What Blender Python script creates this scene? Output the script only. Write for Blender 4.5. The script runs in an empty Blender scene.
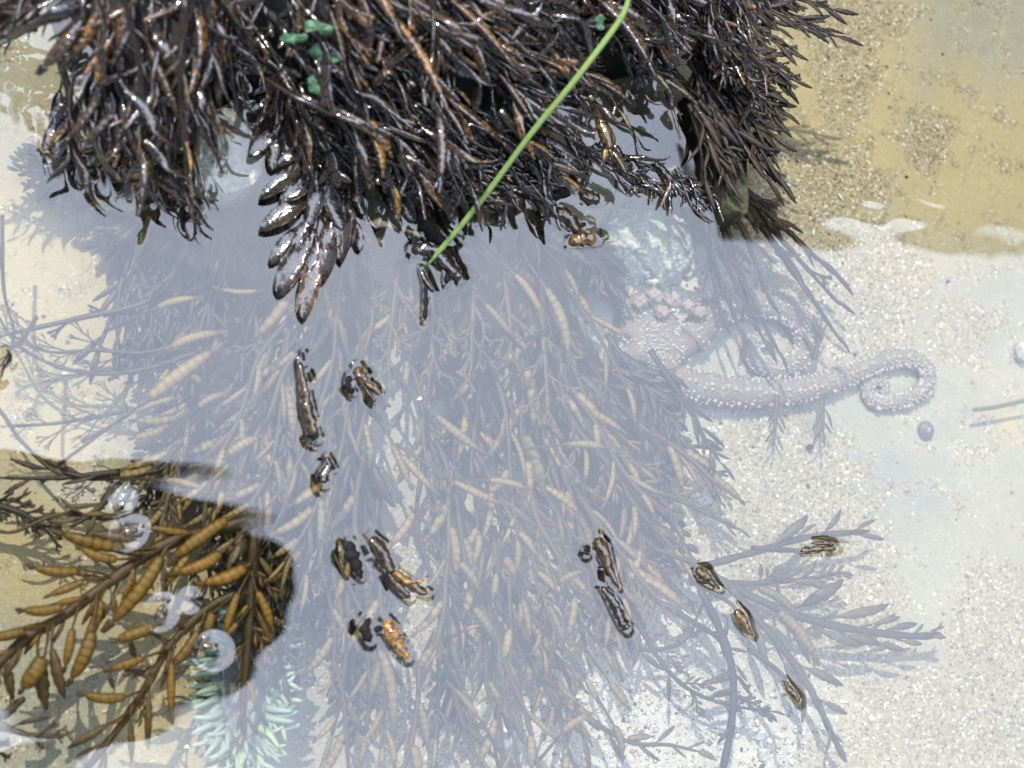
import bpy, math, random
import numpy as np
from mathutils import Vector, Matrix, Quaternion
random.seed(7); rng = np.random.default_rng(7)
W, Hh, F, H = 1024, 768, 1500.0, 0.90           # picture, focal length in px, camera height (m)
NAD = (150.0, 600.0)                             # where straight down falls in the picture
scene = bpy.context.scene
col = scene.collection
R = math.radians

# ------------------------------------------------------------------ camera
dcam = Vector(((NAD[0]-W/2)/F, -(NAD[1]-Hh/2)/F, -1)).normalized()
q = dcam.rotation_difference(Vector((0, 0, -1)))
Rm = q.to_matrix()
cam = bpy.data.cameras.new('camera'); camo = bpy.data.objects.new('camera', cam); col.objects.link(camo)
camo.location = (0, 0, H); camo.rotation_mode = 'QUATERNION'; camo.rotation_quaternion = q
cam.sensor_fit = 'HORIZONTAL'; cam.sensor_width = 36; cam.lens = 36*F/W
cam.clip_start = .01; cam.clip_end = 400
cam.dof.use_dof = True; cam.dof.focus_distance = .99; cam.dof.aperture_fstop = (36*F/W*.001)/.0125
scene.camera = camo
Rn = np.array([list(r) for r in Rm])

def P(px, py, z=0.0):
    """picture point on the level z -> a point of the place"""
    d = Rm @ Vector(((px-W/2)/F, -(py-Hh/2)/F, -1))
    t = (z-H)/d.z
    return Vector((d.x*t, d.y*t, z))
def S(px, py):
    a = P(px, py); b = P(px+1, py); return (b-a).length
def to_px(X, Y, Z):
    """numpy: place -> picture (only used to lay patches of gravel out on the bed when the scene is planned)"""
    v = np.stack([X, Y, Z-H], -1) @ Rn
    return W/2 + F*v[..., 0]/-v[..., 2], Hh/2 - F*v[..., 1]/-v[..., 2]

# ------------------------------------------------------------------ materials
def newmat(name):
    m = bpy.data.materials.new(name); m.use_nodes = True
    nt = m.node_tree; nt.nodes.clear()
    out = nt.nodes.new('ShaderNodeOutputMaterial')
    return m, nt, out
def N(nt, t, **k):
    n = nt.nodes.new(t)
    for a, b in k.items():
        if a.startswith('_'): setattr(n, a[1:], b)
        else: n.inputs[a].default_value = b
    return n
def noise(nt, vec, scale, detail=4, rough=.55, dist=0):
    n = N(nt, 'ShaderNodeTexNoise', Scale=scale, Detail=detail, Roughness=rough, Distortion=dist)
    nt.links.new(vec, n.inputs['Vector']); return n
def ramp(nt, fac, stops, interp='LINEAR'):
    r = nt.nodes.new('ShaderNodeValToRGB'); r.color_ramp.interpolation = interp
    e = r.color_ramp.elements
    while len(e) < len(stops): e.new(.5)
    for i, (p, c) in enumerate(stops):
        e[i].position = p
        e[i].color = (c, c, c, 1) if isinstance(c, (int, float)) else (*c, 1)
    nt.links.new(fac, r.inputs['Fac']); return r
def mixc(nt, fac, a, b, mode='MIX'):
    m = nt.nodes.new('ShaderNodeMix'); m.data_type = 'RGBA'; m.blend_type = mode
    for s, v in ((m.inputs[0], fac), (m.inputs[6], a), (m.inputs[7], b)):
        if hasattr(v, 'links'): nt.links.new(v, s)
        elif isinstance(v, (int, float)): s.default_value = v
        else: s.default_value = (*v, 1)
    return m.outputs[2]
def coords(nt, which='Object'):
    return nt.nodes.new('ShaderNodeTexCoord').outputs[which]
def bump(nt, h, strength=.4, dist=.001):
    b = N(nt, 'ShaderNodeBump', Strength=strength, Distance=dist)
    nt.links.new(h, b.inputs['Height']); return b.outputs['Normal']
def attr(nt, name='tone'):
    a = nt.nodes.new('ShaderNodeAttribute'); a.attribute_name = name; return a

def weed_mat(name, dark, gold, rough=.3, coat=0, ior=1.45, bscale=900, bstr=.3, speck=0, trans=0, grease=0):
    m, nt, out = newmat(name)
    p = nt.nodes.new('ShaderNodeBsdfPrincipled')
    oi = nt.nodes.new('ShaderNodeObjectInfo')
    c = coords(nt)
    geo = nt.nodes.new('ShaderNodeNewGeometry').outputs['Position']
    n1 = noise(nt, geo, 260, 4)
    r1 = ramp(nt, n1.outputs['Fac'], [(.3, .72), (.7, 1.2)])
    tf = attr(nt).outputs['Fac']
    if coat > .5:
        mt_ = N(nt, 'ShaderNodeMath', _operation='MULTIPLY', _use_clamp=True); nt.links.new(tf, mt_.inputs[0])
        nt.links.new(ramp(nt, noise(nt, geo, 330, 3, .6).outputs['Fac'], [(.40, .05), (.58, 1.3)]).outputs['Color'], mt_.inputs[1]); tf = mt_.outputs[0]
    base = mixc(nt, tf, dark, gold)
    hi = 1.0 if coat < .5 else 3.2
    var = ramp(nt, oi.outputs['Random'], [(0, (.72, .75, .8)), (.5, (1, 1, 1)), (.7, (1.1, 1.08, 1.0)), (1, (1.22*hi, 1.12*hi, 1.0*hi*.85))])
    base = mixc(nt, 1.0, base, r1.outputs['Color'], 'MULTIPLY')
    base = mixc(nt, 1.0, base, var.outputs['Color'], 'MULTIPLY')
    if speck:
        n2 = noise(nt, geo, 1500, 2)
        r2 = ramp(nt, n2.outputs['Fac'], [(.62, 0), (.7, speck)])
        base = mixc(nt, r2.outputs['Color'], base, (.42, .36, .3))
    nt.links.new(base, p.inputs['Base Color'])
    p.inputs['Roughness'].default_value = rough; p.inputs['IOR'].default_value = ior
    p.inputs['Coat Weight'].default_value = coat; p.inputs['Coat Roughness'].default_value = .085
    p.inputs['Coat IOR'].default_value = 2.05
    if coat > .5: p.inputs['Specular IOR Level'].default_value = .12
    nb = noise(nt, geo, bscale, 5, .6)
    nrm = bump(nt, nb.outputs['Fac'], bstr, .0012)
    nt.links.new(nrm, p.inputs['Normal'])
    if coat:
        nb2 = noise(nt, geo, bscale*.5, 3, .55)
        nt.links.new(bump(nt, nb2.outputs['Fac'], min(1, bstr*.5), .0014), p.inputs['Coat Normal'])
    sh = p.outputs[0]
    if trans:
        tr = nt.nodes.new('ShaderNodeBsdfTranslucent'); nt.links.new(base, tr.inputs['Color'])
        ms = N(nt, 'ShaderNodeMixShader', Fac=trans)
        nt.links.new(sh, ms.inputs[1]); nt.links.new(tr.outputs[0], ms.inputs[2]); sh = ms.outputs[0]
    nt.links.new(sh, out.inputs['Surface'])
    return m
M = {}
M['sunk'] = weed_mat('submerged_weed_veiled', (.068, .045, .022), (.30, .21, .085), rough=.42, bstr=.35, speck=.25, trans=.2)  # gold desaturated for weed lying under the mirrored sky veil
M['clear'] = weed_mat('golden_submerged_weed', (.060, .034, .009), (.29, .15, .012), rough=.38, bstr=.3, speck=.2, trans=.2)  # same weed in fuller gold, where the water mirrors no sky
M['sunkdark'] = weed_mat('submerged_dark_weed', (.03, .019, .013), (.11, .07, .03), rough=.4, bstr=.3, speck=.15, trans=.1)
M['pale'] = weed_mat('pale_submerged_weed', (.085, .060, .038), (.25, .18, .09), rough=.42, bstr=.3, trans=.2)
M['wet'] = weed_mat('wet_emergent_weed', (.010, .0055, .003), (.13, .065, .018), rough=.45, coat=1, bscale=420, bstr=1.0, speck=.15)
M['wetgold'] = weed_mat('wet_golden_tip', (.020, .011, .006), (.17, .092, .014), rough=.4, coat=.8, bscale=420, bstr=.9)
M['black'] = weed_mat('black_meniscus_weed', (.004, .003, .003), (.03, .02, .012), rough=.7, bstr=.4)  # matte black standing in for the dark meniscus, also on small weed scraps
M['wetfan'] = weed_mat('brown_fan_weed', (.020, .012, .006), (.085, .048, .014), rough=.55, coat=.15, bscale=600, bstr=.4)

def simple(name, c1, c2, rough=.6, scale=300, bstr=.4, bscale=600, spec=.5, coat=0, tone=None):
    m, nt, out = newmat(name); p = nt.nodes.new('ShaderNodeBsdfPrincipled')
    c = coords(nt)
    n = noise(nt, c, scale, 5, .6); r = ramp(nt, n.outputs['Fac'], [(.3, c1), (.7, c2)])
    base = r.outputs['Color']
    if tone: base = mixc(nt, attr(nt).outputs['Fac'], base, tone)
    nt.links.new(base, p.inputs['Base Color'])
    p.inputs['Roughness'].default_value = rough; p.inputs['Coat Weight'].default_value = coat
    p.inputs['Specular IOR Level'].default_value = spec
    nt.links.new(bump(nt, noise(nt, c, bscale, 4).outputs['Fac'], bstr, .001), p.inputs['Normal'])
    nt.links.new(p.outputs[0], out.inputs['Surface'])
    return m
M['rock'] = simple('dark_wet_rock', (.006, .006, .005), (.022, .019, .014), .8, 120, .8, 250)
M['rockedge'] = simple('algae_covered_rock_edge', (.03, .028, .018), (.15, .15, .08), .75, 260, 1, 330)
M['mirror_rock'] = simple('mirror_rock_stone', (.06, .05, .04), (.14, .12, .09), .9, 3, 1, 8)
M['star'] = simple('sea_star_skin', (.15, .115, .10), (.27, .21, .18), .6, 400, .9, 900)
M['tub'] = simple('pale_tubercle', (.28, .25, .21), (.54, .50, .44), .5, 500, .3, 900)
M['crust'] = simple('pale_crust', (.16, .17, .13), (.62, .60, .52), .8, 240, 1, 500)
M['knob'] = simple('knobbly_crust', (.20, .24, .18), (.72, .70, .60), .7, 130, .5, 700)
M['pinkcrust'] = simple('pink_crust', (.26, .20, .17), (.36, .28, .24), .7, 200, .6, 500)
M['shellwhite'] = simple('white_shell', (.62, .58, .52), (.85, .83, .80), .35, 300, .3, 600)
M['shellpink'] = simple('pink_shell', (.55, .33, .25), (.78, .55, .42), .4, 300, .3, 600)
M['shellpurple'] = simple('purple_shell', (.12, .07, .09), (.38, .22, .24), .45, 300, .5, 600)
M['snail'] = simple('dark_snail_shell', (.07, .065, .07), (.19, .18, .18), .4, 700, .4, 900, tone=(.5, .5, .48))
M['grass'] = simple('green_eelgrass', (.16, .33, .03), (.30, .48, .07), .45, 330, .5, 900, coat=.4, tone=(.46, .58, .22))
M['drygrass'] = simple('dull_green_blade', (.05, .07, .03), (.12, .13, .05), .5, 300, .3, 700)
M['ulva'] = simple('green_sea_lettuce', (.02, .07, .03), (.06, .16, .07), .5, 250, .7, 300, coat=.25, tone=(.15, .28, .17))
M['tan'] = simple('tan_blade', (.35, .22, .08), (.50, .36, .16), .45, 220, .4, 500, coat=.5)
M['tent'] = simple('anemone_tentacle', (.12, .16, .125), (.27, .33, .27), .45, 120, .2, 500, tone=(.40, .50, .40))
M['tent2'] = simple('anemone_tentacle_yellow', (.22, .28, .10), (.38, .42, .18), .45, 120, .2, 500, tone=(.55, .56, .32))
M['column'] = simple('anemone_column', (.05, .06, .04), (.14, .17, .12), .6, 260, .7, 600)
M['disc'] = simple('anemone_disc', (.12, .13, .13), (.22, .24, .24), .5, 200, .4, 600)
M['skin'] = simple('skin', (.40, .22, .15), (.46, .27, .18), .5, 60, .1, 200)
M['cloth'] = simple('dark_cloth', (.02, .022, .03), (.035, .036, .045), .9, 80, .3, 400)
M['hat'] = simple('hat_cloth', (.03, .028, .025), (.05, .045, .04), .9, 80, .3, 400)
M['phone'] = simple('phone_case', (.012, .012, .013), (.02, .02, .02), .35, 80, .05, 300)

# ------------------------------------------------------------------ mesh helpers
class MB:
    def __init__(s): s.v = []; s.f = []; s.t = []; s.n = 0
    def add(s, V, Fc, T=None):
        V = np.asarray(V, float); s.v.append(V)
        s.f.extend([tuple(i+s.n for i in f) for f in Fc])
        s.t.append(np.full(len(V), 0.0) if T is None else np.broadcast_to(np.asarray(T, float), (len(V),)))
        s.n += len(V)
    def mesh(s, name, mat, smooth=True):
        me = bpy.data.meshes.new(name)
        V = np.concatenate(s.v)
        me.from_pydata(V.tolist(), [], s.f)
        a = me.attributes.new('tone', 'FLOAT', 'POINT'); a.data.foreach_set('value', np.concatenate(s.t).astype(np.float32))
        if smooth: me.polygons.foreach_set('use_smooth', np.ones(len(me.polygons), bool))
        me.materials.append(mat); me.update(); return me
def link(name, data, parent=None, loc=None, mat=None):
    o = bpy.data.objects.new(name, data); col.objects.link(o)
    if parent: o.parent = parent
    if mat is not None: o.matrix_local = mat
    elif loc is not None: o.location = loc
    return o
def tag(o, label=None, cat=None, group=None, kind=None):
    if label: o['label'] = label
    if cat: o['category'] = cat
    if group: o['group'] = group
    if kind: o['kind'] = kind
    return o
def empty(name, loc, label=None, cat=None, group=None):
    return tag(link(name, None, loc=loc), label, cat, group)

def smooth_path(pts, n=6):
    P_ = [np.array(p, float) for p in pts]
    if len(P_) < 3:
        a, b = P_; return np.array([a+(b-a)*t for t in np.linspace(0, 1, n+1)])
    Q = [2*P_[0]-P_[1]]+P_+[2*P_[-1]-P_[-2]]; out = []
    for i in range(1, len(Q)-2):
        for k in range(n):
            t = k/n
            a, b, c, d = Q[i-1:i+3]
            out.append(.5*((2*b)+(-a+c)*t+(2*a-5*b+4*c-d)*t*t+(-a+3*b-3*c+d)*t**3))
    out.append(P_[-1]); return np.array(out)
def tube(path, wid, thk=None, seg=8, tone=0.0, up=(0, 0, 1), roll=0.0):
    """ribbon/tube of elliptical section; wid, thk = half sizes along the path"""
    path = np.asarray(path, float); n = len(path)
    wid = np.broadcast_to(np.asarray(wid, float), (n,)); thk = wid if thk is None else np.broadcast_to(np.asarray(thk, float), (n,))
    T = np.gradient(path, axis=0); T /= np.linalg.norm(T, axis=1)[:, None]+1e-12
    Sd = np.cross(T, np.array(up, float)); nn = np.linalg.norm(Sd, axis=1)
    Sd[nn < 1e-6] = (1, 0, 0); Sd /= np.linalg.norm(Sd, axis=1)[:, None]
    U = np.cross(Sd, T)
    r = np.broadcast_to(np.asarray(roll, float), (n,))[:, None]
    S2 = Sd*np.cos(r)+U*np.sin(r); U2 = -Sd*np.sin(r)+U*np.cos(r)
    a = np.linspace(0, 2*math.pi, seg, endpoint=False)
    V = path[:, None]+S2[:, None]*(wid[:, None, None]*np.cos(a)[None, :, None])+U2[:, None]*(thk[:, None, None]*np.sin(a)[None, :, None])
    Fc = [(i*seg+j, i*seg+(j+1) % seg, (i+1)*seg+(j+1) % seg, (i+1)*seg+j) for i in range(n-1) for j in range(seg)]
    Fc.append(tuple(reversed(range(seg)))); Fc.append(tuple((n-1)*seg+j for j in range(seg)))
    tone = np.broadcast_to(np.asarray(tone, float), (n,))
    return V.reshape(-1, 3), Fc, np.repeat(tone, seg)
def arc(L, curve, n, wob=0, z=0):
    """planar curve of length L leaving along +X"""
    t = np.linspace(0, 1, n); ang = curve*t+wob*np.sin(t*7)
    ds = L/(n-1); x = np.concatenate([[0], np.cumsum(np.cos(ang[:-1])*ds)]); y = np.concatenate([[0], np.cumsum(np.sin(ang[:-1])*ds)])
    return np.stack([x, y, z*np.sin(t*math.pi)], -1)
def chain_profile(t, nb, w, tip=.14, pet=.12):
    r = np.zeros_like(t)+.016
    u = (t-pet)/(1-pet-tip); env = np.clip(np.sin(np.clip(u*.96+.06, 0, 1)*math.pi), 0, 1)**.3
    bead = .91+.09*np.sqrt(np.abs(np.sin(np.clip(u, 0, 1)*nb*math.pi)))
    ins = (u >= 0) & (u <= 1)
    r = np.where(ins, np.maximum(.016, w*env*bead), r)
    tipv = np.clip((1-t)/tip, 0, 1); r = np.where(t > 1-tip, np.maximum(.02+.02*tipv, r*0), r)
    tone = np.where(ins, np.clip((.06+.94*np.abs(np.sin(np.clip(u, 0, 1)*nb*math.pi))**.42)*env*1.12, 0, 1), .12)
    return r, tone
LIB = {}
def lib(kind, mat):
    key = (kind, mat)
    if key in LIB: return LIB[key]
    out = []
    rr = random.Random(hash(kind) % 1000 if False else sum(map(ord, kind)))
    for v in range(5):
        b = MB(); cv = rr.uniform(-.5, .5)
        if kind in ('chain', 'longchain', 'shortchain'):
            nb = {'chain': 6, 'longchain': 9, 'shortchain': 4}[kind]+rr.randint(-1, 1)
            w = {'chain': .072, 'longchain': .052, 'shortchain': .11}[kind]*rr.uniform(.9, 1.12)
            n = nb*7+8; t = np.linspace(0, 1, n); r, tone = chain_profile(t, nb, w)
            pth = arc(1, cv, n, .03, .03)
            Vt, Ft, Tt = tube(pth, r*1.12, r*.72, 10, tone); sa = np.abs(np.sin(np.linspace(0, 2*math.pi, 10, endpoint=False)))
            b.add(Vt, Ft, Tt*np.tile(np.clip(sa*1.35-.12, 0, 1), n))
            if v % 2:     # small forked tip
                p2 = pth[int(n*.86)]; a2 = rr.choice((-1, 1))*.5
                q2 = p2+np.stack([np.linspace(0, .13, 4)*math.cos(cv+a2), np.linspace(0, .13, 4)*math.sin(cv+a2), np.zeros(4)], -1)
                b.add(*tube(q2, [.022, .026, .02, .006], [.01]*3+[.004], 6, .25))
        elif kind == 'leaf':
            n = 20; t = np.linspace(0, 1, n); wd = rr.uniform(.06, .10)
            r = np.where(t < .14, .015+.0*t, wd*np.sin(np.clip((t-.14)/.86, 0, 1)*math.pi)**.75*(1-.25*t)+.012)
            r[-1] = .008
            wave = 1+.12*np.sin(t*37+v)
            tone = np.clip(np.sin(np.clip((t-.1)/.8, 0, 1)*math.pi)*.30, 0, 1)*(.75+.25*np.sin(t*30))
            b.add(*tube(arc(1, cv*.8, n, .05, .05), r*wave, r*.32+.004, 8, tone))
        elif kind == 'sprig':
            n = 16; pth = arc(.9, cv, n, .05)
            b.add(*tube(pth, np.linspace(.03, .012, n), None, 6, .1))
            k = 7
            for i in range(k):
                j = int((.18+.8*i/k)*n); p0 = pth[min(j, n-1)]; d = pth[min(j+1, n-1)]-pth[min(j, n-2)]
                a0 = math.atan2(d[1], d[0])+((-1)**i)*rr.uniform(.45, .8) if i < k-1 else cv
                L = rr.uniform(.26, .4)*(1-.25*i/k); m = 12; t = np.linspace(0, 1, m)
                a = arc(L, -((-1)**i)*.4, m); c, s = math.cos(a0), math.sin(a0)
                q2 = np.stack([a[:, 0]*c-a[:, 1]*s, a[:, 0]*s+a[:, 1]*c, a[:, 2]+rr.uniform(-.02, .05)*t], -1)+p0
                r = .010+.036*np.sin(np.clip((t-.1)/.9, 0, 1)*math.pi)**.8
                b.add(*tube(q2, r, r*.5, 6, np.sin(t*math.pi)*.3))
        elif kind in ('finger', 'strapfork', 'finefork'):
            w0 = {'finger': .045, 'strapfork': .055, 'finefork': .022}[kind]
            flat = {'finger': .7, 'strapfork': .3, 'finefork': .6}[kind]
            def grow(p0, a0, L, w, d):
                m = 9; a = arc(L, rr.uniform(-.35, .35), m); c, s = math.cos(a0), math.sin(a0)
                q2 = np.stack([a[:, 0]*c-a[:, 1]*s, a[:, 0]*s+a[:, 1]*c, np.linspace(0, rr.uniform(-.05, .06), m)], -1)+p0
                last = d == 0
                ww = np.linspace(w, w*.9, m)
                if last: ww = w*np.array([1, 1, 1.05, 1.12, 1.16, 1.12, .95, .7, .3])
                tn = np.linspace(.1, .15, m) if not last else np.linspace(.1, .5, m)
                b.add(*tube(q2, ww, ww*flat, 6, tn))
                if d:
                    e = q2[-1]; ae = a0+rr.uniform(-.1, .1)
                    sp = rr.uniform(.22, .38)
                    grow(e, ae+sp, L*rr.uniform(.6, .9), w*.86, d-1); grow(e, ae-sp, L*rr.uniform(.6, .9), w*.86, d-1)
                    if rr.random() < .45: grow(q2[m//2], a0+rr.choice((-1, 1))*.5, L*.6, w*.7, 0)
            grow(np.zeros(3), 0, .36, w0, 3 if kind == 'finefork' else 2)
        elif kind == 'strap':      # long flat strap with ragged beaded margin
            n = 34; t = np.linspace(0, 1, n)
            wd = rr.uniform(.034, .06)
            r = wd*(np.sin(np.clip(t*.93+.05, 0, 1)*math.pi)**.55)*(1+.13*np.sin(t*rr.uniform(50, 80)))+.006
            tone = np.clip(t**2*.8*(.6+.4*np.sin(t*60)), 0, 1)
            b.add(*tube(arc(1, cv*2.4, n, .22, .08), r, r*rr.uniform(.2, .5)+.002, 10, tone, roll=np.sin(t*5+v)*1.0+v*.5))
        elif kind == 'bladed':     # broad glossy lobe, folded along its length
            n = 18; t = np.linspace(0, 1, n); wd = .17
            r = np.where(t < .1, .02, wd*np.sin(np.clip((t-.08)/.92, 0, 1)*math.pi)**.6)+.01
            Vt, Ft, Tt = tube(arc(1, cv*.6, n, .08, .05), r, r*.10+.006, 16, np.sin(t*math.pi)*.3, roll=np.sin(t*3+v)*.25)
            ca_ = np.cos(np.linspace(0, 2*math.pi, 16, endpoint=False)); Vt[:, 2] += (np.abs(np.tile(ca_, n))**3)*np.repeat(r, 16)*.42*(1+.3*np.sin(np.repeat(t, 16)*23+v)); b.add(Vt, Ft, Tt)
        out.append(b.mesh(kind, M[mat]))
    LIB[key] = out; return out
PARTNAME = {'chain': 'float_bladder', 'longchain': 'float_bladder', 'shortchain': 'float_bladder', 'leaf': 'blade', 'sprig': 'branchlet',
            'finger': 'branchlet', 'strapfork': 'branchlet', 'finefork': 'branchlet', 'strap': 'strap', 'bladed': 'blade'}
def place(root, base, p, d, L, kind, mat, wscale=1.0, tilt=0.0, pitch=0.0, var=None, label=None):
    """one branchlet of length L leaving p (place coords) along d"""
    me = (lib(kind, mat)[var] if var is not None else random.choice(lib(kind, mat)))
    x = Vector(d).normalized(); x = (x+Vector((0, 0, pitch))).normalized()
    y = Vector((0, 0, 1)).cross(x).normalized(); z = x.cross(y)
    ct, st = math.cos(tilt), math.sin(tilt); y, z = y*ct+z*st, z*ct-y*st
    m = Matrix((x*L, y*L*wscale, z*L*wscale)).transposed().to_4x4()
    m.translation = Vector(p)-Vector(base)
    o = link(PARTNAME[kind], me, root, mat=m)
    if label: o['label'] = label
    return o
def frond(pts, w, label, cat='seaweed', group=None, mat='sunk', name='seaweed_frond', z0=-.03, z1=-.03, kinds=('chain',), nb=8,
          L=(35, 60), ang=(22, 42), t0=.15, tip='chain', stipe_tone=.05, wend=.45, tiltr=.4, pitchr=.1, bl=None, extra=0, roll=0, wscale=1.0, zfun=None):
    """a stipe traced through picture points with branchlets alternating along it"""
    n = len(pts)
    Pp = []
    for i, p in enumerate(pts):
        z = p[2] if len(p) > 2 else z0+(z1-z0)*i/(n-1)
        Pp.append(P(p[0], p[1], z))
    pa = smooth_path([tuple(v) for v in Pp], 7)
    if zfun is not None: pa[:, 2] = [zfun(v) for v in pa]
    s = S(*pts[0][:2]); m = len(pa); t = np.linspace(0, 1, m)
    base = Vector(pa[0])
    root = empty(name, base, label, cat, group)
    wd = w*s/2*np.linspace(1, wend, m)*(1+.12*np.sin(t*40+pts[0][0])); wd[-1] *= .4
    b = MB(); b.add(*tube(pa-np.array(base), wd, wd*.55, 7, stipe_tone, roll=roll))
    if bl:      # short stalks that join each traced bladder to the stipe
        for e in bl:
            A = np.array(P(e[0][0], e[0][1], e[3] if len(e) > 3 else z1+.004)); dd = np.linalg.norm(pa-A, axis=1); dirn = np.array(P(*e[1], A[2]))-A; dirn /= np.linalg.norm(dirn)
            k_ = int(np.argmin(dd)); k_ = max(0, k_-(2 if dd[k_] > 6*s else 0))
            if dd[k_] > 2*s:
                q_ = smooth_path([pa[k_], (pa[k_]+A)/2-dirn*dd[k_]*.15, A+dirn*3*s], 5)-np.array(base); b.add(*tube(q_, np.linspace(min(w*s*.3, 2.4*s), 1.1*s, len(q_)), None, 6, .1))
    link('stipe', b.mesh('stipe', M[mat]), root)
    if bl:
        for e in bl:
            a, c, kind = e[:3]; za = e[3] if len(e) > 3 else z1+.004
            A = P(a[0], a[1], za); C = P(c[0], c[1], za)
            ws = e[4] if len(e) > 4 else 1.0
            place(root, base, A, C-A, (C-A).length*1.02, kind, mat, ws, random.uniform(-.15, .15))
    if not bl or extra:
        side = random.choice((-1, 1))
        if bl: nb = extra
        for i in range(nb):
            tt = t0+(1-t0)*(i+random.uniform(-.3, .3))/nb; k = min(max(int(tt*(m-1)), 0), m-2)
            T = Vector(pa[k+1]-pa[k]).normalized()
            a = R(random.uniform(*ang))*side; side = -side
            d = Quaternion((0, 0, 1), a) @ T
            d.z *= .3
            kd = random.choice(kinds)
            place(root, base, Vector(pa[k]), d, random.uniform(*L)*s*(1.1-.45*tt)*(1.3 if kd in ('chain', 'longchain') and mat == 'sunk' else 1), kd, mat, wscale, random.uniform(-tiltr, tiltr), random.uniform(-pitchr, pitchr))
        if tip and not bl:
            T = Vector(pa[-1]-pa[-2]); T.z *= .3
            place(root, base, Vector(pa[-2]), T, random.uniform(*L)*s*.75, tip, mat, wscale, random.uniform(-tiltr, tiltr))
    return root

# ------------------------------------------------------------------ grids (bed and water)
def axis(lo, hi, step, far, grow=1.22):
    a = list(np.arange(lo, hi, step)); s = step; x = a[-1]
    while x < far: s *= grow; x += s; a.append(x)
    s = step; x = a[0]
    while x > -far: s *= grow; x -= s; a.insert(0, x)
    return np.array(a)
def grid_mesh(name, xs, ys, Z, mat, attrs={}):
    nx, ny = len(xs), len(ys)
    X, Y = np.meshgrid(xs, ys)
    co = np.stack([X, Y, Z], -1).reshape(-1, 3).astype(np.float32)
    i = np.arange(ny-1)[:, None]*nx+np.arange(nx-1)[None, :]
    q4 = np.stack([i, i+1, i+nx+1, i+nx], -1).reshape(-1, 4).astype(np.int32)
    me = bpy.data.meshes.new(name)
    me.vertices.add(len(co)); me.vertices.foreach_set('co', co.ravel())
    me.loops.add(q4.size); me.loops.foreach_set('vertex_index', q4.ravel())
    me.polygons.add(len(q4)); me.polygons.foreach_set('loop_start', np.arange(0, q4.size, 4, dtype=np.int32))
    me.polygons.foreach_set('use_smooth', np.ones(len(q4), bool))
    for k, v in attrs.items():
        a = me.attributes.new(k, 'FLOAT', 'POINT'); a.data.foreach_set('value', v.ravel().astype(np.float32))
    me.update(calc_edges=True); me.validate()
    me.materials.append(mat); return me
def vnoise(X, Y, sc, seed=0):
    """smooth sum-of-sines noise"""
    r = np.random.default_rng(seed); o = np.zeros_like(X)
    for k in range(7):
        a = r.uniform(0, 2*math.pi); f = sc*r.uniform(.5, 1.6); ph = r.uniform(0, 6.3)
        o += np.sin((X*math.cos(a)+Y*math.sin(a))*f+ph)
    return o/7**.5
xs = axis(-.16, .72, .003, 90); ys = axis(-.16, .52, .003, 90)
X, Y = np.meshgrid(xs, ys)
rad = np.hypot(X-.25, Y-.15)
BED = -.085
Z = BED+.004*vnoise(X, Y, 14, 1)+.0012*vnoise(X, Y, 60, 2)
Z = Z+np.clip((rad-.9)/1.6, 0, 1)**1.5*.16+np.clip((rad-2.5)/3, 0, 1)*.1*vnoise(X, Y, 1.2, 3)
PX, PY = to_px(np.clip(X, -1, 1.2), np.clip(Y, -1, 1.2), Z)
def blob(cx, cy, rx, ry, soft=1.0):
    v = np.clip(1.5-np.hypot((PX-cx)/rx, (PY-cy)/ry)+.18*vnoise(X, Y, 45, int(cx+cy)), 0, 1); return v*v*(3-2*v)
grain = np.zeros_like(X)
for b_ in [(900, 760, 190, 80), (780, 560, 90, 110), (700, 700, 110, 90), (760, 500, 80, 70), (840, 60, 30, 60), (800, 190, 70, 35), (960, 330, 30, 30),
           (770, 250, 60, 40), (1000, 640, 40, 60), (520, 650, 200, 110), (925, 130, 25, 30), (860, 20, 50, 20), (650, 640, 90, 100), (860, 300, 60, 60)]:
    grain = np.maximum(grain, blob(*b_))
white = np.zeros_like(X)
for b_ in [(700, 720, 130, 70), (660, 620, 60, 60), (620, 740, 130, 50), (100, 490, 40, 18), (660, 270, 70, 70)]:
    white = np.maximum(white, blob(*b_))
warm = np.zeros_like(X)
for b_ in [(40, 430, 70, 60), (45, 560, 70, 70), (160, 730, 60, 60), (900, 265, 40, 20), (1010, 425, 15, 20), (200, 620, 80, 80), (60, 260, 14, 70), (830, 110, 120, 110), (980, 160, 90, 90), (50, 300, 100, 190)]:
    warm = np.maximum(warm, blob(*b_))
m, nt, out = newmat('pool_bed_sand'); p = nt.nodes.new('ShaderNodeBsdfPrincipled'); c = coords(nt)
n_big = noise(nt, c, 9, 6, .6); n_mid = noise(nt, c, 55, 6, .62); n_fine = noise(nt, c, 900, 3, .6)
base = ramp(nt, n_big.outputs['Fac'], [(.3, (.32, .31, .27)), (.5, (.37, .345, .27)), (.7, (.41, .36, .25))]).outputs['Color']
base = mixc(nt, 1.0, base, ramp(nt, n_mid.outputs['Fac'], [(.3, .86), (.7, 1.1)]).outputs['Color'], 'MULTIPLY')
base = mixc(nt, attr(nt, 'warm').outputs['Fac'], base, (.48, .38, .205))
vor = N(nt, 'ShaderNodeTexVoronoi', Scale=650); nt.links.new(c, vor.inputs['Vector'])
sp = nt.nodes.new('ShaderNodeSeparateColor'); nt.links.new(vor.outputs['Color'], sp.inputs[0])
graincol = ramp(nt, sp.outputs[0], [(0, (.13, .10, .06)), (.12, (.28, .23, .14)), (.5, (.40, .33, .22)), (.82, (.50, .40, .30)), (.95, (.75, .72, .66))], 'CONSTANT').outputs['Color']
gf = N(nt, 'ShaderNodeMath', _operation='MULTIPLY_ADD'); nt.links.new(attr(nt, 'grain').outputs['Fac'], gf.inputs[0]); gf.inputs[1].default_value = 1.5
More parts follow.
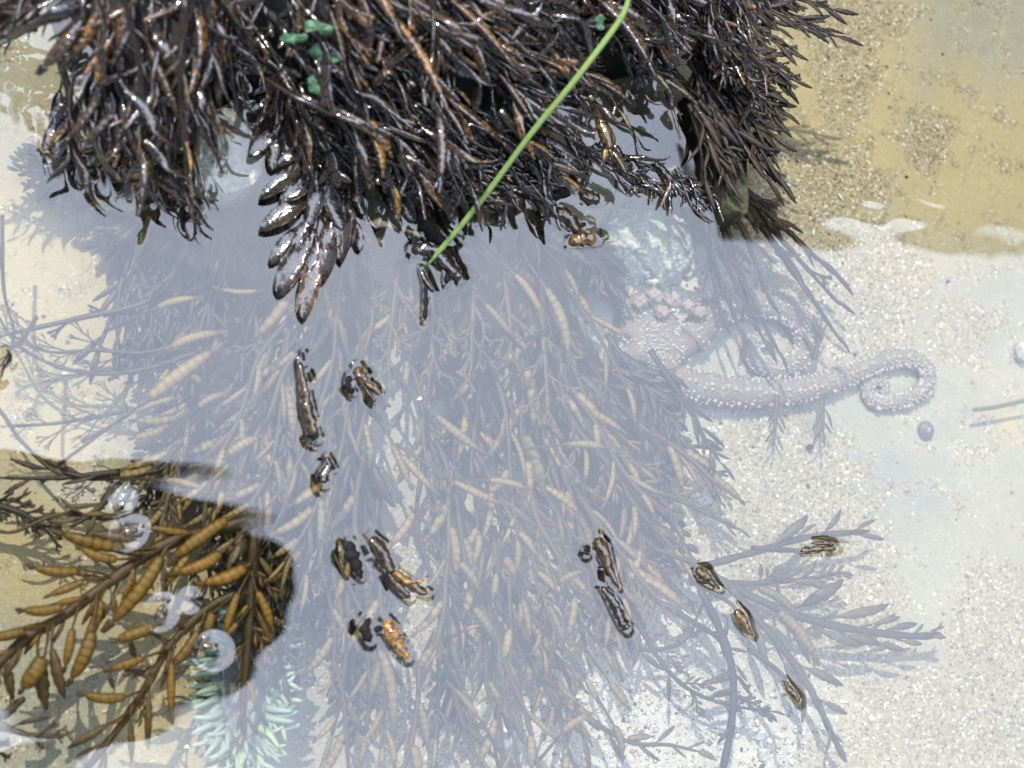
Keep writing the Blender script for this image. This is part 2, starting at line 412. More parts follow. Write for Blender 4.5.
nt.links.new(ramp(nt, n_mid.outputs['Fac'], [(.3, 0), (.62, 1)]).outputs['Color'], gf.inputs[2])
gf2 = ramp(nt, gf.outputs[0], [(.62, 0), (1.0, 1)])   # patchy coarse sand
gscale = mixc(nt, gf2.outputs['Color'], (.12,)*3, (.75,)*3)
base = mixc(nt, gscale, base, graincol)
# dark and rusty specks, scattered
v2 = N(nt, 'ShaderNodeTexVoronoi', Scale=75); nt.links.new(c, v2.inputs['Vector'])
sp2 = nt.nodes.new('ShaderNodeSeparateColor'); nt.links.new(v2.outputs['Color'], sp2.inputs[0])
rr_ = N(nt, 'ShaderNodeMath', _operation='MULTIPLY', _use_clamp=True); nt.links.new(ramp(nt, sp2.outputs[0], [(.66, 0), (.70, 1)]).outputs['Color'], rr_.inputs[0])
nt.links.new(ramp(nt, v2.outputs['Distance'], [(.06, 1), (.16, 0)]).outputs['Color'], rr_.inputs[1])
base = mixc(nt, rr_.outputs[0], base, (.17, .075, .04))
n3 = noise(nt, c, 420, 2, .5); base = mixc(nt, ramp(nt, n3.outputs['Fac'], [(.69, 0), (.75, .6)]).outputs['Color'], base, (.12, .09, .06))
base = mixc(nt, attr(nt, 'white').outputs['Fac'], base, mixc(nt, .5, base, (.62, .59, .54)))
nt.links.new(base, p.inputs['Base Color']); p.inputs['Roughness'].default_value = .75
bh = mixc(nt, .5, n_fine.outputs['Color'], vor.outputs['Distance'])
nt.links.new(bump(nt, bh, .5, .0015), p.inputs['Normal']); nt.links.new(p.outputs[0], out.inputs['Surface'])
bedme = grid_mesh('pool_bed', xs, ys, Z, m, {'grain': grain, 'white': white, 'warm': warm})
tag(link('pool_bed', bedme), 'pale sandy rock bed of the tide pool', kind='structure')
from mathutils.bvhtree import BVHTree
def bedz(x, y):
    i = int(np.clip(np.searchsorted(ys, y), 0, len(ys)-1)); j = int(np.clip(np.searchsorted(xs, x), 0, len(xs)-1)); return float(Z[i, j])

# ------------------------------------------------------------------ emergent tips: traced chains of lobes; they also lift the water; most black lobes paint the dark meniscus
TIPS = []    # (list of (px,py,halfwidth px)), used by the water
def tipseg(pts): TIPS.append(pts)
def blobchain(b, pts, z, flat=.55, seg=9, tone=0.5, zoff=0.0, n=5, base=(0, 0, 0)):
    s = S(pts[0][0], pts[0][1])
    Pp = [tuple(P(p[0], p[1], z+zoff)) for p in pts]
    if len(Pp) == 2:
        Pp.insert(1, tuple((np.array(Pp[0])+np.array(Pp[1]))/2)); pts = [pts[0], (0, 0, (pts[0][2]+pts[1][2])/2), pts[1]]
    pa = smooth_path(Pp, n)-np.array(base); k = len(pa)
    w = np.interp(np.linspace(0, len(pts)-1, k), range(len(pts)), [p[2] for p in pts])*s*.88
    w = w*(1+.16*np.sin(np.arange(k)*1.9+pts[0][0])+.08*np.sin(np.arange(k)*4.3)); w[0] *= .5; w[-1] *= .35
    b.add(*tube(pa, w, w*flat, seg, tone, roll=np.sin(np.arange(k)*.6)*.3))
def tip_thing(label, parts, group=None, z=.0012, name='seaweed_tip', raise_water=True):
    """parts: list of (points, tone, mat, zoff)"""
    p0 = parts[0][0][0]; base = P(p0[0], p0[1], z)
    root = empty(name, base, label, 'seaweed tip', group)
    for pr in parts:
        pts, tone, mt = pr[:3]; zo = pr[3] if len(pr) > 3 else 0
        b = MB(); blobchain(b, pts, z, tone=tone, zoff=zo, base=base)
        link('lobe', b.mesh('lobe', M[mt]), root)
        if raise_water: tipseg(pts)
    x, y = parts[0][0][0][:2]; dx, dy = 390-x, -40-y
    if x > 640: dx, dy = 640-x, 540-y
    d = math.hypot(dx, dy)+1e-6; dx, dy = dx/d, dy/d; n_ = 46
    b = MB(); pa = smooth_path([tuple(P(x+dx*t*n_+(4*math.sin(t*5)), y+dy*t*n_, z-.001-.035*t**.6*1)) for t in (0, .2, .5, 1)], 6)-np.array(base)
    b.add(*tube(pa, np.linspace(2.0, 2.6, len(pa))*S(x, y), None, 7, .1)); link('stalk', b.mesh('stalk', M['sunk']), root)
    return root
tip_thing('long narrow brown seaweed tip breaking the surface, with its dark meniscus as a black edge', [
    ([(303, 352, 2), (304, 361, 2)], 0, 'black'), ([(300, 362, 3), (303, 380, 4.5), (306, 400, 6), (311, 420, 6), (313, 436, 6)], .55, 'wetgold', .001),
    ([(308, 372, 2), (311, 382, 3)], 0, 'black'), ([(312, 424, 5), (313, 434, 7), (317, 439, 5)], 0, 'black')])
tip_thing('small dark curled tip just below the long narrow brown one', [([(327, 457, 3), (329, 465, 4), (324, 474, 6), (325, 483, 6)], .15, 'wet', .001), ([(331, 462, 2), (334, 470, 3)], 0, 'black')])
tip_thing('little brown twig tip with a round head and two prongs', [
    ([(357, 367, 5), (361, 376, 8), (366, 384, 5)], .4, 'wetgold', .001), ([(366, 383, 4), (374, 388, 3.5), (380, 395, 2)], .85, 'wetgold', .002),
    ([(350, 376, 4), (348, 385, 4), (354, 393, 3)], 0, 'black'), ([(366, 388, 2), (371, 396, 3), (375, 402, 1.5)], .3, 'wetgold')])
tip_thing('largest floating brown tip with a black oval for the meniscus beside it', [
    ([(371, 538, 6), (379, 548, 9), (386, 562, 8), (393, 572, 5)], .35, 'wetgold', .002), ([(392, 572, 5), (404, 580, 6), (416, 588, 6), (428, 594, 4)], .9, 'wetgold', .001),
    ([(350, 541, 4), (352, 555, 9), (358, 570, 6), (362, 579, 2)], 0, 'black'), ([(395, 572, 3), (408, 582, 3), (424, 580, 2)], .6, 'wetgold', .003),
    ([(386, 568, 3), (397, 585, 5), (410, 598, 4)], .3, 'wetgold'), ([(362, 545, 3), (367, 555, 4)], 0, 'black')])
tip_thing('golden brown tip pointing down right, black patch for the meniscus on its left, below the largest tip', [
    ([(386, 620, 5), (391, 630, 9), (396, 640, 7), (402, 650, 6), (408, 659, 4)], .75, 'wetgold', .001), ([(370, 618, 3), (365, 630, 7), (370, 642, 5)], 0, 'black'),
    ([(374, 630, 4), (382, 628, 4)], 0, 'black'), ([(396, 635, 3), (405, 639, 2)], .8, 'wetgold', .002)])
tip_thing('bent dark brown tip with a thin golden point, top of the pair right of centre', [
    ([(597, 538, 5), (602, 548, 8), (607, 562, 6), (612, 574, 4), (619, 589, 1.5)], .4, 'wetgold', .002), ([(588, 545, 4), (586, 555, 4)], 0, 'black'), ([(603, 570, 1.5), (604, 583, 1.5)], 0, 'black')])
tip_thing('mottled black and pale strip of weed, lower of the pair right of centre', [([(602, 587, 3), (610, 597, 5), (617, 610, 6), (624, 624, 6), (627, 630, 4)], .2, 'wet', .001)])
tip_thing('small round brown tip ringed by ripples, with a thin tail to the right', [([(697, 568, 4), (703, 574, 7), (711, 582, 4), (720, 589, 1.5)], .5, 'wetgold', .001)])
tip_thing('golden drop shaped tip pointing down, ringed by ripples', [([(736, 610, 5), (741, 618, 6.5), (747, 628, 4), (753, 636, 1.5)], .9, 'wetgold', .001)])
tip_thing('slender golden tip on the lower right frond', [([(785, 681, 2), (790, 690, 4), (797, 698, 3), (799, 703, 2)], 1, 'wetgold', .001)])
tip_thing('pair of flat golden blades at the surface over the right gravel', [([(801, 551, 2), (815, 549, 3.5), (836, 549, 3)], .9, 'wetgold', .001), ([(812, 543, 1.5), (824, 543, 2.5), (834, 545, 2)], .5, 'wetgold', .001)])
tip_thing('cluster of small dark brown lobes under the hanging weed', [
    ([(553, 200, 4), (560, 192, 8), (570, 195, 4)], 0, 'black', .003), ([(548, 213, 4), (560, 213, 8), (572, 222, 8), (580, 232, 6)], .3, 'wetgold', .001),
    ([(570, 243, 5), (582, 238, 9), (596, 240, 6)], .4, 'wetgold', .002), ([(573, 228, 3), (586, 224, 3)], 0, 'black')])
tip_thing('single dark oval lobe beside the small brown cluster', [([(580, 190, 5), (588, 197, 9), (600, 200, 6)], .15, 'wetgold', .001)])
tip_thing('dark forked clump at the lower end of the green grass blade', [
    ([(418, 210, 4), (425, 222, 10), (436, 236, 9), (447, 240, 3)], 0, 'black', .002), ([(413, 250, 6), (424, 248, 8), (440, 256, 9), (455, 272, 7), (460, 280, 4)], .25, 'wet', .003),
    ([(422, 270, 3), (426, 282, 4), (434, 292, 2)], .2, 'wet', .001), ([(425, 285, 2), (426, 300, 3), (425, 320, 2.5)], 0, 'black', .001), ([(459, 206, 3), (463, 222, 5), (466, 236, 2)], 0, 'black'),
    ([(436, 243, 5), (450, 262, 6), (446, 284, 3)], 0, 'black', .001)])
tip_thing('tiny black speck of weed poking out above the golden frond', [([(118, 510, 2), (124, 507, 3)], 0, 'black')])
tip_thing('thin black squiggle of weed at the left edge of the pool', [([(8, 350, 1.5), (10, 358, 3), (4, 368, 1.5), (1, 378, 1)], 0, 'black')])
tip_thing('golden bead tip poking up inside the left surface ring', [([(155, 618, 3), (160, 610, 4), (164, 604, 3)], .9, 'wetgold', .002)])
tip_thing('small golden tip in the ring above the anemone', [([(202, 650, 3), (207, 646, 5), (212, 648, 3)], .9, 'wetgold', .002)])
tip_thing('golden knob of weed in the pale dimple at the top of the golden frond', [([(120, 540, 3), (127, 532, 5), (138, 530, 4)], .9, 'wetgold', .002)])

# ------------------------------------------------------------------ water
wx = axis(-.15, .68, .0012, 2.6, 1.2); wy = axis(-.12, .47, .0012, 2.6, 1.2)
WX, WY = np.meshgrid(wx, wy)
wpx, wpy = to_px(np.clip(WX, -.5, 1), np.clip(WY, -.5, 1), np.zeros_like(WX))
WZ = .00016*vnoise(WX, WY, 38, 11)+.000055*vnoise(WX, WY, 150, 12)
# small ripples that waver the mirrored edge of the added rock
WZ += .00013*np.exp(-((wpx-905)**2/62**2+(wpy-205)**2/24**2))*vnoise(WX*.7, WY*1.5, 190, 14)
lift = np.zeros_like(WX)
for seg_ in TIPS:
    for a, b_ in zip(seg_[:-1], seg_[1:]):
        A = P(a[0], a[1]); B = P(b_[0], b_[1]); s = S(a[0], a[1])
        i0, i1 = np.searchsorted(wx, [min(A.x, B.x)-.03, max(A.x, B.x)+.03]); j0, j1 = np.searchsorted(wy, [min(A.y, B.y)-.03, max(A.y, B.y)+.03])
        sx, sy = WX[j0:j1, i0:i1], WY[j0:j1, i0:i1]
        ab = B-A; l2 = ab.x**2+ab.y**2+1e-12
        t = np.clip(((sx-A.x)*ab.x+(sy-A.y)*ab.y)/l2, 0, 1)
        d = np.hypot(sx-A.x-ab.x*t, sy-A.y-ab.y*t)-(a[2]+(b_[2]-a[2])*t)*s
        lift[j0:j1, i0:i1] = np.maximum(lift[j0:j1, i0:i1], .0013*np.exp(-np.clip(d, 0, 1)/.0022))
# broad rounded dimples round the three tips in the lower left and rings in the right
for (cx, cy, rr0, amp) in [(161, 612, 19, .0016), (191, 600, 15, -.0011), (214, 650, 20, .0016), (128, 533, 20, .0013), (707, 577, 14, .0006), (742, 622, 14, .0006), (790, 690, 18, .0006), (635, 690, 16, .0006)]:
    A = P(cx, cy); s = S(cx, cy); d = np.hypot(WX-A.x, WY-A.y)/(rr0*s)
    lift += amp*np.clip(1-d, 0, 1)**1.0*np.where(d < 1, 1, 0)
lift = lift
WZ += lift
# the water clings to the weed mat along its edge
def mat_edge(x):     # lower edge (px) of the emergent weed
    pts = [(-40, 80), (0, 90), (50, 150), (90, 170), (140, 185), (190, 207), (205, 195), (240, 90), (262, 110), (300, 200), (360, 190), (430, 195), (520, 200), (545, 180), (580, 118), (620, 88), (660, 92), (700, 80), (740, 100), (1100, 40)]
    return np.interp(x, [p_[0] for p_ in pts], [p_[1] for p_ in pts])
k = np.exp(-np.abs(wpy-mat_edge(wpx))/16)*(wpx < 745)*(wpx > -60)
WZ += k*.0011*vnoise(WX, WY, 330, 15)
m, nt, out = newmat('pool_water')
tr = N(nt, 'ShaderNodeBsdfTransparent', Color=(.93, .95, .90, 1)); gl = N(nt, 'ShaderNodeBsdfGlossy', Roughness=.012)
gl.inputs['Color'].default_value = (1, 1, 1, 1)
# mirror share: Schlick's curve, the same from above and below so that daylight gets through to the bed
gm = nt.nodes.new('ShaderNodeNewGeometry'); dt = N(nt, 'ShaderNodeVectorMath', _operation='DOT_PRODUCT')
nt.links.new(gm.outputs['Incoming'], dt.inputs[0]); nt.links.new(gm.outputs['Normal'], dt.inputs[1])
ab_ = N(nt, 'ShaderNodeMath', _operation='ABSOLUTE'); nt.links.new(dt.outputs['Value'], ab_.inputs[0])
om = N(nt, 'ShaderNodeMath', _operation='SUBTRACT'); om.inputs[0].default_value = 1; nt.links.new(ab_.outputs[0], om.inputs[1])
pw = N(nt, 'ShaderNodeMath', _operation='POWER'); nt.links.new(om.outputs[0], pw.inputs[0]); pw.inputs[1].default_value = 5
fr = N(nt, 'ShaderNodeMath', _operation='MULTIPLY_ADD', _use_clamp=True); nt.links.new(pw.outputs[0], fr.inputs[0]); fr.inputs[1].default_value = .9; fr.inputs[2].default_value = .10
ms = nt.nodes.new('ShaderNodeMixShader')
for a, b_ in ((fr.outputs[0], ms.inputs[0]), (tr.outputs[0], ms.inputs[1]), (gl.outputs[0], ms.inputs[2]), (ms.outputs[0], out.inputs['Surface'])): nt.links.new(a, b_)
tag(link('water', grid_mesh('water', wx, wy, WZ, m)), 'still clear pool water mirroring the bright hazy sky', kind='structure')
def waterz(x, y):
    i = int(np.clip(np.searchsorted(wy, y), 0, len(wy)-1)); j = int(np.clip(np.searchsorted(wx, x), 0, len(wx)-1)); return float(WZ[i, j])

# ------------------------------------------------------------------ rocks
def rock(name, label, outline, ztop, zbot, mat, shrink=.82, jag=.004, cat='rock', rings=9, seed=1, sub=14):
    """closed lump: outline (picture points) at the water level, domed above, flaring below"""
    r = np.random.default_rng(seed)
    o = np.array([tuple(P(p_[0], p_[1], 0))[:2] for p_ in outline])
    o = smooth_path([(*q_, 0) for q_ in np.vstack([o, o[:1]])], sub)[:-1, :2]
    c0 = o.mean(0); n = len(o); V = []; Fc = []
    levels = [(zbot, 1.0)]+[(zbot+(ztop*.6-zbot)*i/4, 1.0-.01*i) for i in range(1, 5)]+[(ztop*(.6+.4*math.sin(a)), .97*(math.cos(a)*(1-.0)+.0)) for a in np.linspace(.25, 1.5, rings)]
    for li, (z, k_) in enumerate(levels):
        q_ = c0+(o-c0)*k_
        jx = jag*vnoise(q_[:, 0]+z*3, q_[:, 1]-z*2, 90, seed); jz = jag*vnoise(q_[:, 0], q_[:, 1], 60, seed+3)
        d = q_-c0; d /= np.linalg.norm(d, axis=1)[:, None]+1e-9
        V.append(np.column_stack([q_+d*jx[:, None]*(k_ > .3), z+jz]))
    m_ = len(levels)
    for i in range(m_-1):
        for j in range(n): Fc.append((i*n+j, i*n+(j+1) % n, (i+1)*n+(j+1) % n, (i+1)*n+j))
    Fc.append(tuple((m_-1)*n+j for j in range(n)))
    b = MB(); b.add(np.vstack(V), Fc); o_ = link(name, b.mesh(name, M[mat])); return tag(o_, label, cat)
rock('weed_covered_rock', 'dark rock buried under the mat of wet seaweed at the top',
     [(30, -60), (60, 20), (110, 70), (170, 90), (240, 60), (300, 70), (380, 100), (480, 120), (560, 110), (620, 50), (680, 30), (715, 10), (730, -60), (740, -160), (600, -420), (200, -420), (0, -200)], .026, -.10, 'rock', jag=.0015)
rock('rock_ledge', 'narrow mottled green rock edge right of the dark weed, meeting the sand', [(722, 60), (744, 55), (747, 120), (750, 206), (742, 214), (728, 203), (724, 140)], -.004, -.10, 'rockedge', jag=.0012, seed=4)
rock('submerged_rock', 'pale greenish round rock in the water gap of the left weed', [(196, 150), (200, 120), (225, 108), (250, 120), (262, 150), (255, 180), (225, 190), (200, 178)], -.006, -.09, 'crust', seed=8, jag=.002)

# ------------------------------------------------------------------ submerged weed
# centre mass; the fronds fan out from under the mat
G1 = 'submerged bladder weed fronds fanning out through the middle of the pool'
def flow(x, y):
    sx, sy = 390, -40
    a = math.atan2(y-sy, x-sx)
    if x > 430 and y > 330: a -= .28*min(1, (x-430)/200)        # bends to the right
    if x < 330: a += .18*min(1, (330-x)/200)
    return a
def inmass(x, y):
    # region of the picture covered by the dense mass
    L = np.interp(y, [180, 250, 330, 400, 480, 560, 640, 768], [110, 125, 160, 170, 165, 262, 290, 295]); Rr = np.interp(y, [180, 260, 330, 400, 470, 540, 620, 700, 768], [580, 580, 605, 640, 660, 685, 625, 605, 590])
    return L < x < Rr
def mass(n, zr, mat, kinds, Lr, nb, label, group, w, ylim=(150, 640), steps=(5, 8), wscale=1.0, sl=(32, 46), cond=None):
    k = 0; tries = 0
    while k < n and tries < 5000:
        tries += 1
        x = random.uniform(80, 690); y = random.uniform(*ylim)
        if not inmass(x, y+25) or (cond and not cond(x, y)): continue
        pts = [(x, y)]; a = flow(x, y)+random.uniform(-.3, .3)
        for i in range(random.randint(*steps)):
            a = .6*a+.4*flow(x, y)+random.uniform(-.28, .28); st = random.uniform(*sl)
            x2, y2 = x+math.cos(a)*st, y+math.sin(a)*st
            if not inmass(x2, y2) and i > 1: break
            x, y = x2, y2; pts.append((x, y))
        if len(pts) < 3: continue
        z = random.uniform(*zr)
        frond(pts, w*random.uniform(.8, 1.2), label, group=group, mat=mat, z0=z-.008, z1=z+.006, kinds=kinds, nb=nb, L=Lr, tip=random.choice(kinds), wscale=wscale, ang=(12, 32), wend=.6)
        k += 1
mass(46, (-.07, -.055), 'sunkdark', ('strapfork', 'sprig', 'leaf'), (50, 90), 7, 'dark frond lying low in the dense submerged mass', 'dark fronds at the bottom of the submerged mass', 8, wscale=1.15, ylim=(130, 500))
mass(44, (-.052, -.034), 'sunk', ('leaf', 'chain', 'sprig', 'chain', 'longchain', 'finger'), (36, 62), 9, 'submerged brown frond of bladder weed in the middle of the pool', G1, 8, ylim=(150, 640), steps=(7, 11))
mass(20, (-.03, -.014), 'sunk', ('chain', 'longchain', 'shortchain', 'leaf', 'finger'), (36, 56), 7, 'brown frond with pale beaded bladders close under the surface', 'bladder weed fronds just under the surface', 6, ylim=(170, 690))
for k_, (x, y, a0) in enumerate([(432, 310, 90), (400, 320, 105), (500, 300, 75), (540, 360, 80), (475, 330, 95)]):      # finger-like clusters
    a = R(a0); frond([(x, y-60), (x+math.cos(a)*30, y), (x+math.cos(a)*45, y+40)], 8, 'submerged frond ending in a spray of blunt fingers, below the green grass blade', group='finger tipped fronds below the grass blade', mat='pale', z0=-.03, z1=-.012, kinds=('finger',), nb=5, L=(48, 60), tip='finger', wscale=1.25)
# dark hanging straps at the left, x 60-200
for i in range(16):
    x = 100+i*7; y = 170+random.uniform(-20, 30); pts = [(x+random.uniform(30, 60), y)]
    for k_ in range(4): pts.append((pts[-1][0]-random.uniform(2, 16), pts[-1][1]+random.uniform(32, 52)))
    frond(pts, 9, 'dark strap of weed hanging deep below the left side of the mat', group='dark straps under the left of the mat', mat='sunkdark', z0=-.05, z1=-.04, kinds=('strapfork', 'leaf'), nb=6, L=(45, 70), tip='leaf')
LEFT = [  # traced: spindly dark weeds on the pale sand at the left
    ([(205, 205), (180, 260), (150, 300), (80, 318), (0, 336)], 10, 'dark weed reaching from the mass to the left edge of the pool, upper one', 'strapfork', 5),
    ([(215, 330), (150, 352), (95, 350), (50, 352), (10, 335)], 6, 'tangled dark weed just above the cream sand patch', 'finefork', 8),
    ([(200, 352), (130, 372), (70, 370), (18, 345), (-10, 300)], 6, 'thin dark weed curving up to the left edge', 'finefork', 6),
    ([(2, 215), (4, 290), (14, 330), (10, 350)], 5, 'thin upright weed at the very left edge', 'finefork', 3),
    ([(128, 410), (90, 418), (50, 424), (5, 426)], 6, 'straight dark weed crossing the bottom of the cream sand', 'finefork', 5),
    ([(160, 470), (110, 478), (60, 474), (20, 440), (10, 424)], 7, 'weed with a broad blade left of the golden bladder frond', 'leaf', 4),
    ([(120, 472), (60, 478), (0, 478)], 8, 'flat weed lying level above the golden frond', 'leaf', 3)]
for pts, w, lab, kd, nb in LEFT:
    frond(pts, w, lab, mat='sunkdark', z0=-.03, z1=-.045, kinds=(kd,), nb=nb, L=(34, 55), tip=kd, name='spindly_weed', ang=(12, 30))

# traced golden fronds, lower left (picture points measured on a 2.926x enlargement of x 0..350, y 508..768)
def q1(x, y): return (x*.3418, 508+y*.3418)
def bl(L_): return [(q1(*a), q1(*b_), k_, z, w_) for a, b_, k_, z, w_ in L_]
frond([q1(770, 30), q1(500, 100), q1(330, 210), q1(180, 320), q1(80, 380), q1(-20, 470)], 14, 'main golden brown bladder frond at lower left, thick stem running to the left edge', extra=14, kinds=('leaf', 'chain', 'sprig'), L=(34, 52), mat='clear', z0=-.02, z1=-.022, wend=.75, bl=bl([
    ((390, 120), (150, 88), 'chain', -.016, 1.04), ((360, 150), (215, 150), 'chain', -.014, 1.35), ((250, 180), (82, 212), 'chain', -.014, 1.27), ((260, 208), (130, 262), 'chain', -.018, 1.09),
    ((200, 280), (60, 340), 'chain', -.012, 1.44), ((90, 355), (-40, 385), 'chain', -.014, 1.44), ((560, 110), (495, 240), 'chain', -.012, 1.35), ((660, 120), (520, 232), 'longchain', -.01, 1.72),
    ((490, 110), (345, 385), 'longchain', -.012, 1.13), ((275, 340), (235, 530), 'chain', -.012, 1.27), ((215, 335), (188, 480), 'chain', -.014, 1.09), ((300, 250), (262, 430), 'chain', -.02, 0.99),
    ((150, 380), (165, 560), 'leaf', -.016, 1.22), ((135, 420), (70, 550), 'shortchain', -.01, 1.72), ((110, 400), (110, 590), 'leaf', -.02, 1.35), ((20, 430), (20, 560), 'leaf', -.022, 1.44), ((60, 410), (0, 500), 'leaf', -.02, 1.27),
    ((690, 20), (470, 130), 'longchain', -.01, 1.44), ((320, 230), (350, 330), 'leaf', -.022, 1.27), ((395, 170), (380, 250), 'leaf', -.02, 1.17), ((650, 60), (690, 170), 'leaf', -.02, 0.99), ((150, 320), (60, 420), 'leaf', -.024, 1.09),
    ((230, 100), (150, 50), 'leaf', -.02, 1.09), ((330, 260), (290, 350), 'leaf', -.024, 1.17)]))
frond([q1(745, 60), q1(735, 250), q1(725, 400), q1(712, 560), q1(715, 680)], 11, 'golden bladder frond hanging down across the anemone', extra=7, kinds=('leaf', 'chain', 'sprig'), L=(34, 52), mat='clear', z0=-.018, z1=-.022, wend=.6, bl=bl([
    ((735, 160), (600, 265), 'chain', -.012, 1.54), ((705, 235), (630, 370), 'longchain', -.012, 1.54), ((700, 330), (655, 385), 'shortchain', -.012, 1.27), ((745, 230), (815, 360), 'chain', -.014, 1.17),
    ((760, 60), (850, 110), 'leaf', -.02, 1.09), ((740, 120), (820, 240), 'leaf', -.024, 0.99), ((730, 430), (790, 500), 'leaf', -.02, 0.99), ((625, 300), (598, 372), 'shortchain', -.008, 1.54), ((745, 280), (795, 420), 'leaf', -.02, 0.99),
    ((720, 560), (680, 650), 'leaf', -.02, 0.90), ((735, 420), (680, 520), 'leaf', -.024, 0.90), ((700, 100), (640, 200), 'leaf', -.022, 1.17), ((715, 640), (660, 760), 'sprig', -.02, 0.82)]))
frond([q1(690, 250), q1(600, 300), q1(500, 400), q1(430, 520), q1(350, 640), q1(240, 780)], 10, 'golden frond arching from the anemone toward the bottom left, with long pointed blades', extra=7, kinds=('leaf', 'chain', 'sprig'), L=(34, 52), mat='clear', z0=-.018, z1=-.022, wend=.8, bl=bl([
    ((470, 340), (325, 392), 'shortchain', -.01, 1.04), ((435, 432), (305, 478), 'chain', -.01, 1.17), ((505, 430), (478, 630), 'longchain', -.012, 1.09), ((590, 340), (512, 500), 'chain', -.016, 1.09),
    ((440, 520), (410, 690), 'leaf', -.016, 0.95), ((380, 600), (382, 745), 'leaf', -.016, 0.90), ((385, 548), (230, 580), 'chain', -.012, 1.31), ((340, 620), (195, 700), 'leaf', -.014, 0.99),
    ((300, 690), (220, 720), 'leaf', -.02, 0.90), ((380, 370), (378, 450), 'leaf', -.022, 1.62), ((318, 470), (322, 530), 'leaf', -.02, 1.62), ((310, 700), (310, 780), 'leaf', -.018, 0.90)]))
frond([q1(400, 10), q1(300, 30), q1(170, 20), q1(40, 70), q1(-30, 60)], 7, 'dark bushy frond behind the golden one at the left edge', mat='sunk', z0=-.035, z1=-.035, bl=bl([
    ((240, 30), (145, 50), 'leaf', -.03, 1.3), ((330, 20), (240, 5), 'leaf', -.03, 1.2), ((250, 20), (170, -20), 'leaf', -.03, 1.3), ((420, 100), (270, 60), 'leaf', -.03, 1.2), ((190, 10), (150, 60), 'leaf', -.03, 1), ((340, 90), (290, 50), 'leaf', -.03, 1), ((370, 30), (330, 90), 'leaf', -.03, 1)]))
frond([(-30, 500), (0, 506), (25, 515), (45, 530)], 12, 'dense dark tuft of weed at the left edge above the yellow sand', mat='sunkdark', z0=-.04, z1=-.04, kinds=('strapfork', 'finger'), nb=12, L=(30, 48), tip='finger', wscale=1.2)
frond([q1(330, -60), q1(290, 0), q1(200, 60)], 10, 'brown strap joining the golden frond from above', mat='sunk', z0=-.03, z1=-.03, kinds=('leaf',), nb=4, L=(35, 50))
# dark leafy layer under the right of the clear window
for i, (x, y) in enumerate([(262, 520), (240, 530), (270, 560), (285, 600), (215, 525), (255, 590)]):
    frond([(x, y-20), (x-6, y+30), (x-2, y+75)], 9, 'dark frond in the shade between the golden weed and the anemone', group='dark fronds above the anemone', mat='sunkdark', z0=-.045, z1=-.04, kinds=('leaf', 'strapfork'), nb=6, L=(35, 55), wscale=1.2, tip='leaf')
def q4(x, y): return (x*.1407, 660+y*.1407)
frond([q4(-60, 480), q4(60, 490), q4(200, 530), q4(350, 540), q4(480, 530)], 9, 'flat pale forked weed at the bottom left corner', mat='pale', z0=-.03, z1=-.03, name='forked_weed', bl=[(q4(*a), q4(*b_), k_, -.028, w_) for a, b_, k_, w_ in [
    ((90, 470), (340, 380), 'leaf', 1.3), ((300, 510), (430, 430), 'strapfork', 1.6), ((420, 530), (565, 540), 'strapfork', 1.8), ((210, 540), (350, 640), 'strapfork', 1.8), ((380, 545), (470, 580), 'strapfork', 1.5), ((400, 510), (500, 480), 'strapfork', 1.5)]])
frond([q4(-60, 620), q4(0, 600), q4(60, 600)], 9, 'short stubby forked weed in the bottom left corner', mat='sunkdark', z0=-.03, z1=-.03, name='forked_weed', bl=[(q4(*a), q4(*b_), k_, -.028, w_) for a, b_, k_, w_ in [((-20, 580), (90, 590), 'strapfork', 2), ((-40, 650), (90, 700), 'strapfork', 1.8)]])
frond([q4(-80, 400), q4(40, 380), q4(130, 300), q4(180, 270)], 14, 'broad pale strap of weed above the forked one at bottom left', mat='pale', z0=-.028, z1=-.026, kinds=('leaf',), nb=2, L=(20, 30), tip=None)

# right side traced fronds (2.953x enlargement of x 680..1024, y 508..768)
def q2(x, y): return (680+x*.3386, 508+y*.3386)
def b2(L_, z=-.054): return [(q2(*a), q2(*b_), k_, z, w_*.95) for a, b_, k_, w_ in L_]
frond([q2(-160, 60), q2(60, 180), q2(230, 270), q2(400, 335), q2(560, 365), q2(700, 378), q2(770, 372)], 10, 'long brown frond reaching farthest right over the sand, with paired oval bladders', mat='pale', z0=-.05, z1=-.058, wend=.75, bl=b2([
    ((440, 322), (620, 318), 'leaf', 1.1), ((480, 370), (588, 420), 'leaf', 1.5), ((395, 350), (525, 432), 'leaf', 1.2), ((575, 390), (655, 440), 'leaf', 1.5), ((610, 358), (700, 345), 'leaf', 1.5),
    ((650, 390), (712, 412), 'leaf', 1.7), ((690, 372), (722, 348), 'leaf', 1.6), ((730, 372), (782, 362), 'finger', 2), ((735, 378), (785, 385), 'leaf', 1.6), ((560, 345), (650, 325), 'leaf', 1.3), ((600, 335), (635, 308), 'leaf', 1.3),
    ((270, 290), (440, 425), 'longchain', 1.3), ((300, 320), (395, 450), 'leaf', 1)]))
frond([q2(150, 235), q2(240, 340), q2(330, 450), q2(400, 565), q2(440, 650), q2(490, 750)], 9, 'brown frond slanting down to the right over white gravel', mat='pale', z0=-.052, z1=-.06, wend=.7, bl=b2([
    ((355, 465), (478, 528), 'leaf', 1.3), ((298, 440), (352, 575), 'leaf', 1.3), ((415, 565), (487, 618), 'leaf', 1.4), ((358, 520), (372, 632), 'leaf', 1.3), ((440, 640), (440, 722), 'leaf', 1.1), ((200, 300), (255, 475), 'leaf', 1), ((235, 330), (300, 320), 'leaf', 1), ((410, 560), (420, 640), 'leaf', 1), ((450, 660), (480, 700), 'leaf', 1)]))
